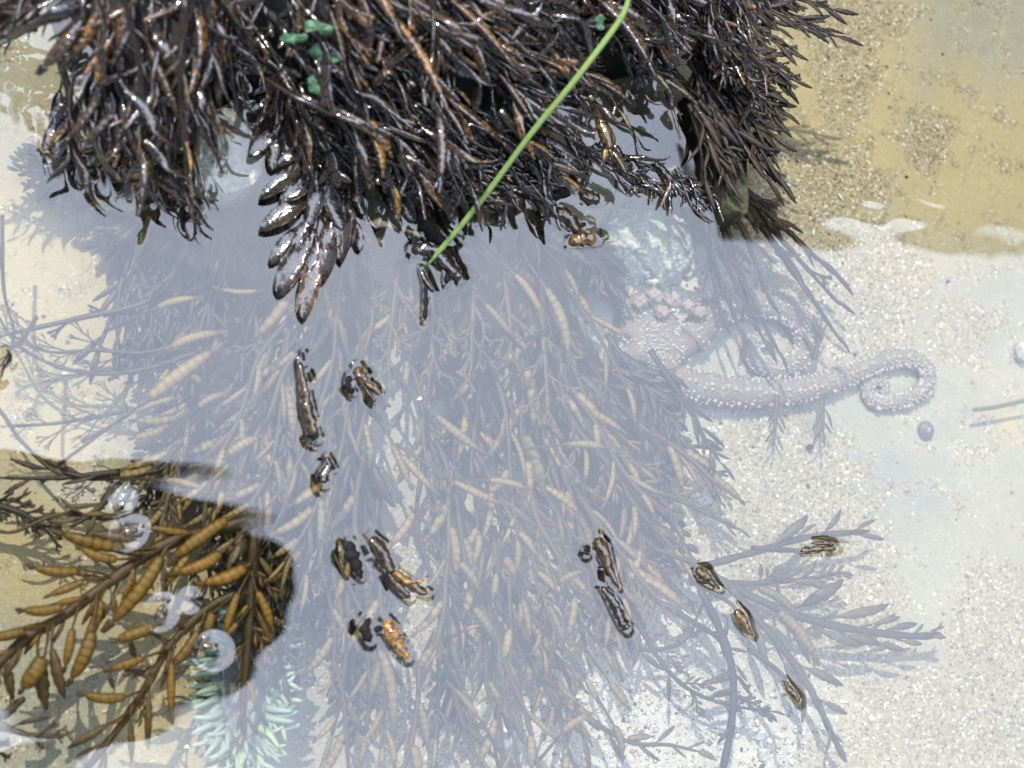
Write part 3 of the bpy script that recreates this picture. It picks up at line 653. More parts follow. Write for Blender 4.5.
frond([q2(-120, 200), q2(60, 172), q2(200, 135), q2(380, 85), q2(560, 68)], 9, 'topmost frond of the right group, pointing right past the gravel', mat='pale', z0=-.05, z1=-.058, wend=.7, bl=b2([
    ((280, 105), (388, 42), 'leaf', 1.5), ((345, 85), (395, 40), 'leaf', 1.5), ((420, 75), (488, 22), 'leaf', 1.5), ((515, 68), (572, 26), 'leaf', 1.5), ((520, 78), (602, 95), 'leaf', 1.2), ((300, 130), (465, 125), 'leaf', .9), ((380, 88), (500, 92), 'leaf', .9), ((270, 115), (340, 60), 'leaf', 1.2)]))
frond([q2(60, 215), q2(200, 222), q2(350, 212), q2(500, 188)], 7, 'short frond with small round bladders between the two long right fronds', mat='pale', z0=-.052, z1=-.058, bl=b2([
    ((235, 215), (245, 165), 'leaf', 2), ((250, 215), (310, 160), 'sprig', 1.6), ((300, 215), (355, 172), 'leaf', 2), ((355, 210), (410, 165), 'leaf', 1.8), ((400, 205), (500, 175), 'sprig', 1.2), ((370, 215), (445, 250), 'leaf', 1.4),
    ((320, 215), (430, 225), 'leaf', 1.2), ((335, 298), (492, 238), 'leaf', 1.4), ((210, 232), (380, 275), 'longchain', 1.5)]))
frond([q2(60, 240), q2(130, 390), q2(158, 520), q2(150, 650), q2(125, 780)], 9, 'upright bluish grey frond running to the bottom edge, right of centre', mat='sunkdark', z0=-.05, z1=-.058, wend=.9, bl=b2([
    ((130, 400), (150, 320), 'leaf', 1.3), ((60, 525), (148, 495), 'leaf', 1.2), ((80, 565), (150, 590), 'leaf', 1.2), ((170, 560), (285, 605), 'sprig', 1.1), ((160, 640), (100, 685), 'leaf', 1.4), ((158, 480), (205, 560), 'leaf', 1), ((150, 540), (215, 590), 'leaf', 1)]))
frond([(600, 560), (640, 590), (690, 620), (720, 640), (735, 665)], 9, 'curving dark stem crossing behind the upright frond', mat='sunkdark', z0=-.055, z1=-.06, kinds=('leaf',), nb=7, L=(22, 36), tip='leaf')
frond([(625, 600), (660, 660), (690, 690), (730, 705), (775, 712)], 6, 'thin twiggy frond with narrow leaves below the pair of tips', mat='sunkdark', z0=-.055, z1=-.06, kinds=('leaf', 'sprig'), nb=9, L=(24, 40), tip='leaf', ang=(25, 50))
frond([(600, 640), (650, 650), (685, 640), (700, 610), (712, 590)], 6, 'twiggy frond looping up beside the right hand tips', mat='sunkdark', z0=-.055, z1=-.06, kinds=('leaf', 'sprig'), nb=8, L=(22, 36), tip='leaf', ang=(25, 55))
frond([(590, 720), (630, 742), (670, 745), (700, 752)], 6, 'small pale frond at the bottom edge over white shell gravel', mat='pale', z0=-.03, z1=-.03, kinds=('leaf', 'shortchain'), nb=6, L=(26, 36), tip='shortchain')
frond([(560, 380), (620, 470), (680, 500), (740, 530)], 9, 'brown frond at the right rim of the mass, above the topmost long frond', mat='sunk', z0=-.04, z1=-.03, kinds=('leaf', 'sprig'), nb=9, L=(30, 48), tip='leaf')
frond([(650, 350), (690, 410), (705, 440), (720, 462)], 7, 'feathery dark frond below the sea star arm at the edge of the mass', mat='sunkdark', z0=-.05, z1=-.045, kinds=('leaf',), nb=10, L=(28, 40), tip='leaf', ang=(15, 35))
# chains floating conspicuously in the mass: short fronds traced by hand
CH = [((262, 290), (215, 300)), ((152, 310), (200, 288)), ((165, 350), (222, 320)), ((205, 385), (172, 360)), ((130, 415), (178, 388)), ((140, 405), (222, 345)), ((195, 410), (222, 385)), ((160, 480), (210, 482)), ((225, 458), (258, 428)),
      ((430, 410), (480, 462)), ((398, 450), (432, 500)), ((448, 478), (500, 512)), ((390, 440), (412, 490)), ((484, 480), (532, 482)), ((510, 270), (552, 312)), ((540, 280), (590, 355)), ((482, 300), (515, 340)), ((562, 445), (610, 440)),
      ((375, 640), (418, 730)), ((455, 560), (488, 585)), ((478, 530), (482, 568)), ((497, 570), (492, 602)), ((470, 605), (502, 635)), ((465, 630), (480, 622)), ((515, 530), (545, 552)), ((535, 570), (560, 590)), ((556, 585), (582, 562)),
      ((520, 600), (522, 628)), ((540, 630), (537, 658)), ((560, 690), (582, 700)), ((560, 735), (585, 705)), ((600, 645), (620, 668)), ((430, 670), (425, 695)), ((480, 720), (455, 680)), ((385, 725), (402, 768)), ((608, 680), (630, 710)), ((612, 722), (632, 755))]
for a, c_ in CH:
    mx, my = (a[0]*2-c_[0], a[1]*2-c_[1]); z = random.uniform(-.014, -.009)
    L_ = math.hypot(c_[0]-a[0], c_[1]-a[1])
    frond([(mx, my, z-.02), (a[0]*.8+mx*.2, a[1]*.8+my*.2, z-.004), (a[0], a[1], z)], 4, 'short side frond ending in one cream beaded bladder just under the surface', group='single beaded bladders under the surface', mat='sunk',
          bl=[(a, c_, 'longchain' if L_ > 45 else 'chain', z, 1.15 if L_ > 45 else 1.35)])

# right: dark strands under water, x 690..835, y 190..350
def q3(x, y): return (580+x*.371, 190+y*.371)
for i, (tx, ty, bx) in enumerate([(545, 455, 360), (500, 415, 340), (430, 380, 330), (380, 340, 350), (690, 232, 440), (640, 190, 430), (700, 310, 420), (705, 412, 430), (500, 280, 390), (590, 250, 410), (460, 330, 345)]):
    p0 = q3(bx, -10); p1 = q3(tx, ty); mid = ((p0[0]*.55+p1[0]*.45)-(6 if i < 4 else -4), p0[1]*.5+p1[1]*.5)
    frond([p0, ((p0[0]+mid[0])/2-2, (p0[1]+mid[1])/2), mid, p1], 8, 'slim dark strand trailing down under water from the rock edge toward the sea star', group='dark strands trailing from the rock edge', mat='sunkdark', z0=-.03, z1=-.05, kinds=('leaf', 'strapfork'), nb=4, L=(34, 52), ang=(8, 18), tip='leaf', name='trailing_weed')
# little tufts under the arm
for (x, y, a) in [(778, 395, 95), (822, 395, 88), (815, 360, -80)]:
    dx, dy = math.cos(R(a))*38, math.sin(R(a))*38
    frond([(x, y), (x+dx*.5, y+dy*.5), (x+dx, y+dy)], 6, {778: 'small brown tuft below the middle of the sea star arm', 822: 'small brown tuft below the arm near its coil', 815: 'tiny tuft above the sea star arm near its coil'}[x], mat='pale', z0=-.07, z1=-.066, kinds=('leaf',), nb=5, L=(20, 28), tip='leaf', name='weed_tuft', ang=(20, 35))

# ------------------------------------------------------------------ emergent mat
def zmat(px, py):
    e = float(mat_edge(px)); return .0035+.06*np.clip((e-py)/190, 0, 1.4)**1.0
HOLES = [(48, 52, 26, 24), (232, 118, 30, 30), (632, 116, 52, 30), (676, 62, 24, 20), (600, 45, 14, 10), (470, 75, 20, 12)]
def hits_hole(pts, k_=1.0):
    for x, y in pts:
        for hx, hy, rx, ry in HOLES:
            if ((x-hx)/(rx*k_))**2+((y-hy)/(ry*k_))**2 < 1: return True
    return False
def ragged(x): return 13*math.sin(x*.11)+9*math.sin(x*.053+1)+6*math.sin(x*.29)
def em(pts, w, label, group=None, mat='wet', lay=0.0, kinds=('strap',), nb=5, L=(50, 90), ang=(6, 18), tip='strap', name='wet_seaweed_frond', wscale=None, tiltr=.9, wend=.5, bl_=None, wsc=1.0):
    pp = [(x, y, float(zmat(x, y))+lay) for x, y in pts]
    if wscale is None: wscale = random.choice((.7, .9, 1.0, 1.25, 1.7))
    return frond(pp, w, label, group=group, mat=mat, kinds=kinds, nb=nb, L=L, ang=ang, tip=tip, name=name, tiltr=tiltr, pitchr=.16, wend=wend, stipe_tone=.12, roll=random.uniform(-.6, .6), wscale=wscale, cat='seaweed')
def wander(x, y, a, n, st, da=.16, pull=None):
    pts = [(x, y)]
    for i in range(n):
        a += random.uniform(-da, da)
        if pull is not None: a += (pull-a)*.25
        x += math.cos(a)*st; y += math.sin(a)*st; pts.append((x, y))
    return pts
def mat_cluster(n, xr, yr, ar, lab, group, steps=5, st=(22, 34), mat='wet', layr=(0, .02), edge=1.0, **kw):
    k = 0; tries = 0
    while k < n and tries < 4000:
        tries += 1
        x = random.uniform(*xr); y = random.uniform(*yr); a = R(random.uniform(*ar))
        pts = wander(x, y, a, random.randint(steps-1, steps+1), random.uniform(*st))
        pts = [p_ for p_ in pts if p_[1] < float(mat_edge(p_[0]))-24+ragged(p_[0])]
        while len(pts) > 2 and hits_hole(pts[-1:], 1.45): pts.pop()
        if hits_hole(pts, 1.2): continue
        if len(pts) < 3 or max(p_[1] for p_ in pts) < 4: continue
        em(pts, random.uniform(5, 9), lab, group, mat=mat, lay=random.uniform(*layr), **kw); k += 1
# left curtain, hanging straight down
mat_cluster(34, (50, 250), (-50, 60), (78, 110), 'dark wet frond hanging straight down in the left curtain of weed', 'wet fronds of the left curtain', steps=5, st=(24, 36), L=(30, 110), nb=4, kinds=('strap', 'strap', 'longchain'))
# centre, sweeping down and to the right
mat_cluster(64, (250, 620), (-70, 110), (38, 72), 'dark glossy frond sweeping down right in the centre of the wet weed mat', 'wet fronds of the centre of the mat', steps=5, st=(20, 32), L=(28, 110), nb=5, kinds=('strap', 'strap', 'strapfork', 'longchain'), layr=(0, .03))
# right part, down and slightly right
mat_cluster(30, (580, 730), (-60, 60), (50, 85), 'dark brown frond drooping at the right of the wet weed mat', 'wet fronds of the right of the mat', steps=4, st=(20, 30), L=(36, 64), nb=5, kinds=('strap', 'finger', 'strapfork'), layr=(0, .02))
# top left, sprawling left
mat_cluster(16, (0, 90), (-40, 40), (100, 150), 'dark frond sprawling left at the top left corner of the mat', 'wet fronds of the top left corner', steps=4, st=(18, 28), L=(36, 60), nb=4, kinds=('strap', 'strapfork'))
mat_cluster(34, (60, 720), (-90, -20), (50, 100), 'dark wet frond along the top edge of the picture', 'wet fronds along the top edge', steps=4, st=(22, 30), L=(45, 80), nb=5, kinds=('strap', 'strap', 'strapfork'), layr=(.0, .02))
# fringe along the centre edge, nearly at the water
for i in range(20):
    x = 395+i*8+random.uniform(-5, 5); e = float(mat_edge(x)); a = R(random.uniform(28, 60))
    x0, y0 = x-math.cos(a)*85, e-math.sin(a)*85
    em([(x0, y0), (x0+math.cos(a)*30, y0+math.sin(a)*30+2), (x0+math.cos(a)*60, y0+math.sin(a)*60), (x, e-2)], 6, 'thin brown wet frond on the ragged lower fringe of the centre mat', 'thin fronds of the lower fringe', lay=random.uniform(.004, .02), nb=4, L=(30, 55), kinds=('strap', 'finger'), tip='strap')
# golden highlights: a few traced brown beaded straps on top
for pts, lab in [([(405, -5), (462, 30), (505, 55), (550, 72)], 'long brown beaded frond lying on top of the mat beside the green grass blade'), ([(432, -10), (434, 40), (433, 78)], 'straight upright beaded frond left of the green grass blade'),
                 ([(500, 110), (525, 140), (545, 160), (560, 175)], 'pair of golden pointed fronds ending beside the green grass blade'), ([(455, 30), (500, 45), (540, 60)], 'pale blistered strap crossing the middle of the mat'),
                 ([(340, 70), (362, 110), (378, 150), (395, 190)], 'broad wavy brown frond left of the middle'), ([(375, 85), (395, 60), (425, 35)], 'arched brown strap at the upper middle of the mat'),
                 ([(545, 70), (580, 72), (600, 85), (618, 110)], 'brown branching frond just right of the grass blade'), ([(120, -10), (138, 50), (142, 110), (140, 130)], 'frond with a white glint along it in the left curtain'),
                 ([(185, 0), (182, 60), (183, 120), (190, 180)], 'long straight beaded frond down the middle of the left curtain'), ([(215, -10), (238, 30), (255, 62)], 'thick ridged frond end at the right of the left curtain'),
                 ([(590, 95), (600, 120), (612, 150)], 'small pale finger frond hanging over the dark water right of the grass blade'), ([(640, 60), (665, 85), (672, 110)], 'stout ridged frond end by the right water gap')]:
    em(pts, 9, lab, lay=.034, mat='wetgold', nb=4, L=(34, 52), kinds=('chain', 'strap'), tip='longchain', wend=.7)
# big glossy leafy cluster hanging into the water, x 255..370, y 130..318
def bigleaf(stem, w, leaves, lab, z=.005):
    more = []
    for a, c_, ws, dz in leaves:
        more.append((a, c_, ws*.72, dz))
        o = (random.uniform(-9, 9), random.uniform(-16, -2)); k_ = random.uniform(.45, .7)
        more.append(((a[0]+o[0], a[1]+o[1]), (a[0]+(c_[0]-a[0])*k_+o[0]*1.6, a[1]+(c_[1]-a[1])*k_+o[1]), ws*.85, dz+.002))
    leaves = more
    pp = [(x, y, z+.02*max(0, (150-y)/150)) for x, y in stem]
    return frond(pp, w, lab, mat='wet', kinds=(), bl=[(a, c_, 'bladed', z+dz, ws) for a, c_, ws, dz in leaves], name='glossy_seaweed_clump', wend=.7)
bigleaf([(320, 110), (327, 150), (318, 190), (314, 230), (306, 260)], 10, [
    ((312, 158), (262, 200), 1.1, .002), ((314, 190), (262, 232), 1.2, .001), ((300, 225), (268, 262), 1.2, .0), ((310, 235), (272, 292), 1.3, 0), ((318, 245), (298, 318), 1.0, .002), ((330, 220), (322, 285), 1.2, 0), ((318, 170), (340, 230), 1.0, .004), ((322, 160), (308, 225), .9, .004)],
    'black glossy leafy clump hanging lowest into the water, left of centre')
bigleaf([(335, 110), (345, 160), (350, 200), (352, 225)], 9, [((340, 180), (338, 262), .9, .001), ((350, 215), (364, 250), 1.2, 0), ((350, 200), (345, 255), 1.0, .002), ((345, 170), (362, 215), .9, .002)], 'glossy dark blade group just right of the lowest leafy clump')
bigleaf([(285, 60), (282, 110), (275, 140)], 10, [((282, 100), (255, 160), 1.1, .002), ((280, 120), (270, 170), 1.2, 0), ((290, 110), (300, 160), 1.2, .002), ((278, 90), (250, 110), 1.1, .004)], 'smooth black blades above the lowest leafy clump, beside the sea lettuce')
bigleaf([(370, 100), (380, 160), (400, 195)], 8, [((375, 150), (412, 222), .8, 0), ((385, 170), (440, 190), .8, .001), ((380, 160), (420, 200), .9, .002), ((360, 150), (400, 225), .5, 0), ((400, 190), (430, 178), 1.1, 0)], 'dark blades trailing into the water above the grass blade end')
bigleaf([(90, 90), (110, 140), (140, 160)], 10, [((120, 150), (197, 209), .45, 0), ((100, 130), (60, 120), 1, 0), ((110, 140), (85, 165), 1, 0), ((150, 165), (190, 198), .7, .001)], 'long thin black blade curving along the lower edge of the left curtain')
bigleaf([(60, 60), (70, 100), (62, 120)], 9, [((62, 110), (42, 150), 1, 0), ((66, 100), (58, 160), 1, 0), ((68, 110), (80, 162), 1, .001)], 'dark blades at the lower left end of the mat')
# fronds standing in for the weed's dark reflection, right of the grass blade: x 560..700, y 120..195
for i in range(11):
    u_ = random.random(); x = 556+u_*134; y = 112+u_*42+random.uniform(-6, 10); lx = random.uniform(6, 34)
    frond([(x-lx*.6, y+14), (x, y+30), (x+lx, y+random.uniform(38, 60))], random.uniform(5, 12), 'dark brown frond at the waterline, standing in for the dark reflection right of the grass blade', group='dark fronds standing in for the reflection in the water gap', mat='wet', z0=.003, z1=.0005, kinds=('strap', 'finger', 'strap'), nb=5, L=(22, 48), tip='strap', wscale=1.3, ang=(6, 30), tiltr=1.0)
# fans over clear sand at the top right (2.953x enlargement of x 680..1024, y 0..260)
def q5(x, y): return (680+x*.3386, y*.3386)
FAN = [((150, -40), (465, 110), 'brown forked weed fan reaching farthest right over the yellow sand'), ((170, -60), (455, 30), 'brown weed fan along the top edge over the sand'), ((120, 0), (372, 85), 'brown fan between the two longest fans at top right'), ((110, 20), (318, 150), 'forked brown fan with short prongs at the right of the mat'),
       ((90, 90), (345, 242), 'pointed brown fan in the middle of the right edge of the mat'), ((80, 110), (300, 200), 'upper prong fan in the middle of the right edge'), ((90, 120), (275, 265), 'drooping fan below the middle pointed one'), ((80, 130), (232, 292), 'short brown fan hanging beside the rock edge'),
       ((60, 190), (297, 535), 'long pointed frond trailing lowest over the yellow sand'), ((50, 210), (240, 470), 'brown strand just left of the lowest pointed frond'), ((30, 230), (210, 450), 'brown strand crossing the mottled rock edge'), ((10, 240), (150, 440), 'brown strand above the right water gap')]
for i, (a, c_, lab) in enumerate(FAN):
    A, C = q5(*a), q5(*c_); L_ = math.hypot(C[0]-A[0], C[1]-A[1]); mid = ((A[0]+C[0])/2+random.uniform(-2, 6), (A[1]+C[1])/2-random.uniform(-2, 4))
    z = .002+.008*random.random()
    frond([(*A, z-.004), (*mid, z), (*C, z)], 7, lab, mat='wetfan', kinds=('strapfork', 'leaf'), nb=8, L=(30, 48), ang=(8, 26), tip='leaf', name='weed_fan', wscale=1.0)
for i in range(26):
    x = random.uniform(690, 742); y = random.uniform(-20, 110)
    frond(wander(x, y, R(random.uniform(35, 95)), 3, 20), 8, 'short dark brown frond in the dense clump at the right of the mat', group='short fronds of the right clump', mat='wetfan', z0=.012, z1=.004, kinds=('strapfork', 'leaf'), nb=5, L=(32, 46), ang=(8, 28), tip='leaf', name='weed_fan', wscale=1.2)

for i in range(16):
    x = random.uniform(672, 735); y = random.uniform(50, 130)
    frond(wander(x, y, R(random.uniform(50, 75)), 3, 24), 7, 'slender dark brown frond slanting across the top of the mottled rock edge', group='slender fronds over the rock edge', mat='wetfan', z0=.012, z1=.003, kinds=('strap', 'leaf'), nb=4, L=(36, 55), ang=(5, 15), tip='leaf', name='weed_fan')

# ------------------------------------------------------------------ grass blades, sea lettuce
def ribbon(name, label, cat, pts, w, thk, mat, tone=0.0, roll=0.0, group=None, n=10):
    base = P(*pts[0]); s = S(pts[0][0], pts[0][1]); pa = smooth_path([tuple(P(*p_)) for p_ in pts], n)-np.array(base)
    k_ = len(pa); ww = np.full(k_, w*s/2); ww[-3:] *= (.8, .5, .15); ww[0] *= .5
    b = MB(); V, Fc, T = tube(pa, ww, thk, 8, tone, roll=roll)
    T = np.tile(np.array([0, .25, 1, .25, 0, 0, 0, 0.]), k_)
    b.add(V, Fc, T); return tag(link(name, b.mesh(name, M[mat]), loc=base), label, cat, group)
ribbon('eelgrass_blade', 'long bright green blade of eelgrass lying across the wet weed mat', 'seagrass', [(630, -8, .115), (621, 18, .11), (579, 75, .095), (531, 134, .07), (478, 205, .035), (426, 267, .004)], 5.6, .0004, 'grass', roll=.5)
ribbon('grass_fragment', 'short dull green grass fragment on the sand at the right edge', 'seagrass', [(973, 410, -.07), (990, 408, -.07), (1010, 404, -.069), (1036, 398, -.068)], 4, .0007, 'drygrass')
ribbon('grass_fragment', 'tiny dark green blade beside the foot of the rock edge', 'seagrass', [(750, 206, -.05), (760, 210, -.05), (768, 213, -.05)], 4, .0006, 'drygrass')
ribbon('tan_seaweed_blade', 'small tan yellow blade at the lower left tip of the mat', 'seaweed', [(44, 146, .003), (52, 142, .005), (60, 134, .008), (66, 128, .012)], 9, .0008, 'tan', roll=.6)
ribbon('tan_seaweed_blade', 'bit of pale yellow weed at the left edge of the pool', 'seaweed', [(-4, 382, -.01), (3, 380, -.008), (8, 378, -.008)], 6, .0008, 'tan')
def lettuce(x, y, r_, z, label, seed):
    b = MB(); rr = np.random.default_rng(seed); base = P(x, y, z); s = S(x, y); n = 16; V = [(0, 0, 0)]
    for ring in (.5, 1):
        for i in range(n):
            a = 2*math.pi*i/n; q_ = r_*s*ring*(.35+.6*rr.random()+.35*math.sin(a*2+seed)); V.append((math.cos(a)*q_, math.sin(a)*q_*.8, rr.uniform(-.45, .45)*r_*s*ring))
    Fc = [(0, 1+i, 1+(i+1) % n) for i in range(n)]+[(1+i, 1+n+i, 1+n+(i+1) % n, 1+(i+1) % n) for i in range(n)]
    b.add(V, Fc, rr.uniform(0, 1, len(V))**2); o = link('sea_lettuce', b.mesh('sea_lettuce', M['ulva']), loc=base)
    md = o.modifiers.new('t', 'SOLIDIFY'); md.thickness = .0005; md2 = o.modifiers.new('s', 'SUBSURF'); md2.levels = 1; md2.render_levels = 2
    tag(o, label, 'sea lettuce')
lettuce(293, 38, 14, .085, 'dark green sea lettuce scrap, leftmost in the mat', 1)
lettuce(318, 28, 15, .09, 'bright green sea lettuce scrap, topmost in the mat', 2)
lettuce(325, 55, 15, .08, 'mid green sea lettuce scrap draped on the dark frond', 3)
lettuce(314, 84, 12, .07, 'pale mint sea lettuce scrap, lowest in the mat', 4)
lettuce(600, 22, 10, .08, 'dull green sea lettuce scrap left of the top of the eelgrass', 5)
lettuce(655, 168, 7, -.004, 'small green scrap in the dark water right of the eelgrass', 6)

# ------------------------------------------------------------------ sea star
star = empty('sea_star', P(655, 345, -.075), 'knobbly grey mauve sea star half hidden by weed, one arm ending in a coil', 'sea star')
sb = Vector(star.location)
def star_arm(name, pts, label=None, spacing=2.2):
    s = S(pts[0][0], pts[0][1]); k_ = len(pts)
    z = [(-.075 if len(p_) < 4 else p_[3]) for p_ in pts]
    pa = smooth_path([tuple(P(p_[0], p_[1], zz)) for p_, zz in zip(pts, z)], 8); m_ = len(pa)
    lift_ = np.linspace(0, 1, m_)
    w = np.interp(np.linspace(0, k_-1, m_), range(k_), [p_[2] for p_ in pts])*s
    for i_ in range(m_): pa[i_, 2] = bedz(pa[i_, 0], pa[i_, 1])+w[i_]*.62+(.0 if lift_[i_] < .86 else (lift_[i_]-.86)*.02)
    b = MB(); b.add(*tube(pa-np.array(sb), w, w*.8, 14, 0)); a = link(name, b.mesh(name, M['star']), star)
    if label: a['label'] = label
    # tubercles in rows: small domes along the arm's back and sides
    tb = MB(); dist = np.concatenate([[0], np.cumsum(np.linalg.norm(np.diff(pa, axis=0), axis=1))])
    T = np.gradient(pa, axis=0); T /= np.linalg.norm(T, axis=1)[:, None]
    nst = int(dist[-1]/(spacing*s*1.25))
    for i in range(nst):
        dd = dist[-1]*(i+.5)/nst; k2 = min(int(np.searchsorted(dist, dd)), m_-1)
        c0 = pa[k2]; t_ = T[k2]; sd = np.cross(t_, (0, 0, 1)); sd /= np.linalg.norm(sd); up = np.cross(sd, t_)
        for j, th in enumerate((-78, -58, -38, -18, 0, 18, 38, 58, 78)):
            if random.random() < .35: continue
            th = R(th+random.uniform(-10, 10)); big = j in (1, 7, 4)
            rr = s*random.uniform(.8, 1.9)*(1.45 if big else .85)*min(1, w[k2]/(s*11)+.25)
            pc = c0+sd*math.sin(th)*w[k2]+up*math.cos(th)*w[k2]*.8-np.array(sb)+t_*random.uniform(-1.3, 1.3)*s
            nrm = sd*math.sin(th)+up*math.cos(th); u = np.cross(nrm, t_); u /= np.linalg.norm(u); v_ = np.cross(u, nrm)
            ring = [pc+(u*math.cos(g)+v_*math.sin(g))*rr for g in np.linspace(0, 2*math.pi, 6, endpoint=False)]
            ring2 = [pc+(u*math.cos(g)+v_*math.sin(g))*rr*.65+nrm*rr*.8 for g in np.linspace(0, 2*math.pi, 6, endpoint=False)]
            V = ring+ring2+[pc+nrm*rr*1.15]
            tb.add(V, [(g, (g+1) % 6, 6+(g+1) % 6, 6+g) for g in range(6)]+[(6+g, 6+(g+1) % 6, 12) for g in range(6)])
    t_o = link('tubercles', tb.mesh('tubercles', M['tub']), a); t_o['kind'] = 'stuff'
    return a
star_arm('arm', [(630, 372, 19), (670, 380, 19), (715, 388, 18), (765, 392, 16.5), (810, 388, 14.5), (850, 374, 13), (880, 362, 11.5), (908, 357, 11), (927, 367, 10), (929, 384, 9.5), (915, 396, 9), (897, 402, 8.5), (880, 402, 8), (870, 392, 7), (874, 381, 6.5), (886, 380, 5.5), (889, 389, 4.5), (883, 393, 3)], 'long arm with a coiled end lying on the sand')
star_arm('arm', [(690, 340, 18), (715, 315, 17), (748, 303, 17), (785, 308, 16), (806, 328, 15), (806, 352, 13), (788, 366, 12), (766, 364, 10), (755, 350, 9), (764, 338, 8), (778, 342, 6)], 'shorter arm curled into a ring')
star_arm('arm', [(650, 330, 18), (630, 300, 16), (618, 270, 13), (612, 240, 8)])
star_arm('arm', [(640, 350, 18), (610, 370, 16), (580, 400, 13), (560, 430, 7)])
db = MB()
n = 40
for ri, (rr_, zz) in enumerate([(1, 0), (.97, .35), (.85, .7), (.6, .92), (.3, 1), (.02, 1.02)]):
    a = np.linspace(0, 2*math.pi, n, endpoint=False); s = S(655, 345)
    w = (44+6*np.cos(a*5))*s*rr_; db.v.append(np.stack([np.cos(a)*w, np.sin(a)*w*.8, np.full(n, zz*.016-.006)], -1)); db.t.append(np.zeros(n))
    if ri: db.f += [((ri-1)*n+j, (ri-1)*n+(j+1) % n, ri*n+(j+1) % n, ri*n+j) for j in range(n)]
db.n = 6*n
dme = db.mesh('central_disc', M['star']); link('central_disc', dme, star)
tb = MB()
for i in range(260):
    a = random.uniform(0, 6.283); r_ = math.sqrt(random.random()); s = S(655, 345); x = math.cos(a)*r_*42*s; y = math.sin(a)*r_*42*s*.8; zz = .0105*(1-r_**3)+.0; rr = s*random.uniform(1, 2.3)
    V = [(x+math.cos(g)*rr, y+math.sin(g)*rr, zz-.0005) for g in np.linspace(0, 6.283, 7)[:-1]]+[(x+math.cos(g)*rr*.6, y+math.sin(g)*rr*.6, zz+rr) for g in np.linspace(0, 6.283, 7)[:-1]]+[(x, y, zz+rr*1.2)]
    tb.add(V, [(g, (g+1) % 6, 6+(g+1) % 6, 6+g) for g in range(6)]+[(6+g, 6+(g+1) % 6, 12) for g in range(6)])
tag(link('tubercles', tb.mesh('tubercles', M['tub']), star), kind='stuff')
# encrusted pale rock above the star: x 600..700, y 190..310
def lump(name, label, x, y, z, rx, ry, rz, mat, cat='rock', group=None, seed=0, parent=None, jag=.18, n1=22, n2=12):
    s = S(x, y); V = []; ctr = P(x, y, z)
    for i in range(n2+1):
        ph = math.pi*i/n2
        for j in range(n1):
            th = 2*math.pi*j/n1; d = np.array([math.sin(ph)*math.cos(th), math.sin(ph)*math.sin(th), math.cos(ph)])
            k_ = 1+jag*math.sin(d[0]*5+seed)*math.sin(d[1]*6+seed*2)+jag*.6*math.sin(d[0]*13+d[1]*11+seed)
            V.append((d[0]*rx*s*k_, d[1]*ry*s*k_, d[2]*rz*s*k_))
    Fc = [(i*n1+j, (i+1)*n1+j, (i+1)*n1+(j+1) % n1, i*n1+(j+1) % n1) for i in range(n2) for j in range(n1)]
    b = MB(); b.add(V, Fc); return tag(link(name, b.mesh(name, M[mat]), parent, loc=ctr), label, cat, group)
lump('encrusted_rock', 'whitish encrusted rock above the sea star, under the small brown cluster', 645, 245, -.085, 52, 46, 26, 'crust', seed=2, jag=.12, n1=60, n2=36)
cr_ = bpy.data.objects['encrusted_rock']; tb = MB(); s = S(645, 245)
for i in range(620):
    a = random.uniform(0, 6.283); r_ = math.sqrt(random.random())*.93; h_ = math.sqrt(1-r_*r_); rr = s*random.uniform(1.2, 4)*(1.4 if random.random() < .1 else 1)
    x, y, zz = math.cos(a)*r_*52*s, math.sin(a)*r_*46*s, h_*26*s*.97
    V = [(x+math.cos(g)*rr*random.uniform(.8, 1.2), y+math.sin(g)*rr*random.uniform(.8, 1.2), zz-rr*.3) for g in np.linspace(0, 6.283, 8)[:-1]]+[(x+math.cos(g)*rr*.6, y+math.sin(g)*rr*.6, zz+rr*.45) for g in np.linspace(0, 6.283, 8)[:-1]]+[(x, y, zz+rr*.5)]
    tb.add(V, [(g, (g+1) % 7, 7+(g+1) % 7, 7+g) for g in range(7)]+[(7+g, 7+(g+1) % 7, 14) for g in range(7)])
tag(link('encrusting_growth', tb.mesh('encrusting_growth', M['knob']), cr_), kind='stuff')
for i, (x, y, r_) in enumerate([(655, 296, 9), (672, 300, 9), (688, 306, 8), (640, 302, 8), (662, 312, 8), (700, 312, 7)]):
    lump('pink_pebble', 'rounded pinkish pebble in the cluster between rock and sea star', x, y, -.064, r_, r_*.9, r_*.7, 'pinkcrust', 'pebble', 'pinkish pebbles above the sea star', seed=i, jag=.2)
# snail
sn = empty('sea_snail', P(925, 431, -.083), 'small grey snail shell alone on the sand below the coiled arm', 'snail')
s = S(925, 431); b = MB(); n = 22; a = np.linspace(0, 2*math.pi, n, endpoint=False)
lv = [(1.0, 0), (1.06, .2), (.95, .5), (.72, .8), (.66, .82), (.5, 1.0), (.3, 1.16), (.26, 1.17), (.12, 1.3), (.01, 1.33)]
for i, (k_, zz) in enumerate(lv):
    b.v.append(np.stack([np.cos(a)*k_*8.5*s, np.sin(a)*k_*9.5*s, np.full(n, zz*7*s)+.0006*np.sin(a*1)], -1)); b.t.append(np.full(n, 1.0 if i >= 8 else 0.0))
    if i: b.f += [((i-1)*n+j, (i-1)*n+(j+1) % n, i*n+(j+1) % n, i*n+j) for j in range(n)]
b.n = n*len(lv); link('shell', b.mesh('shell', M['snail']), sn)
lump('foot', None, 926, 437, -.085, 7, 5, 3, 'snail', None, parent=sn, seed=3); bpy.data.objects['foot'].location = (P(926, 437, -.083)-sn.location)
lump('dark_pebble', 'small dark grey pebble on the lower right sand', 918, 687, -.084, 6, 4, 3, 'rock', 'pebble', seed=1)
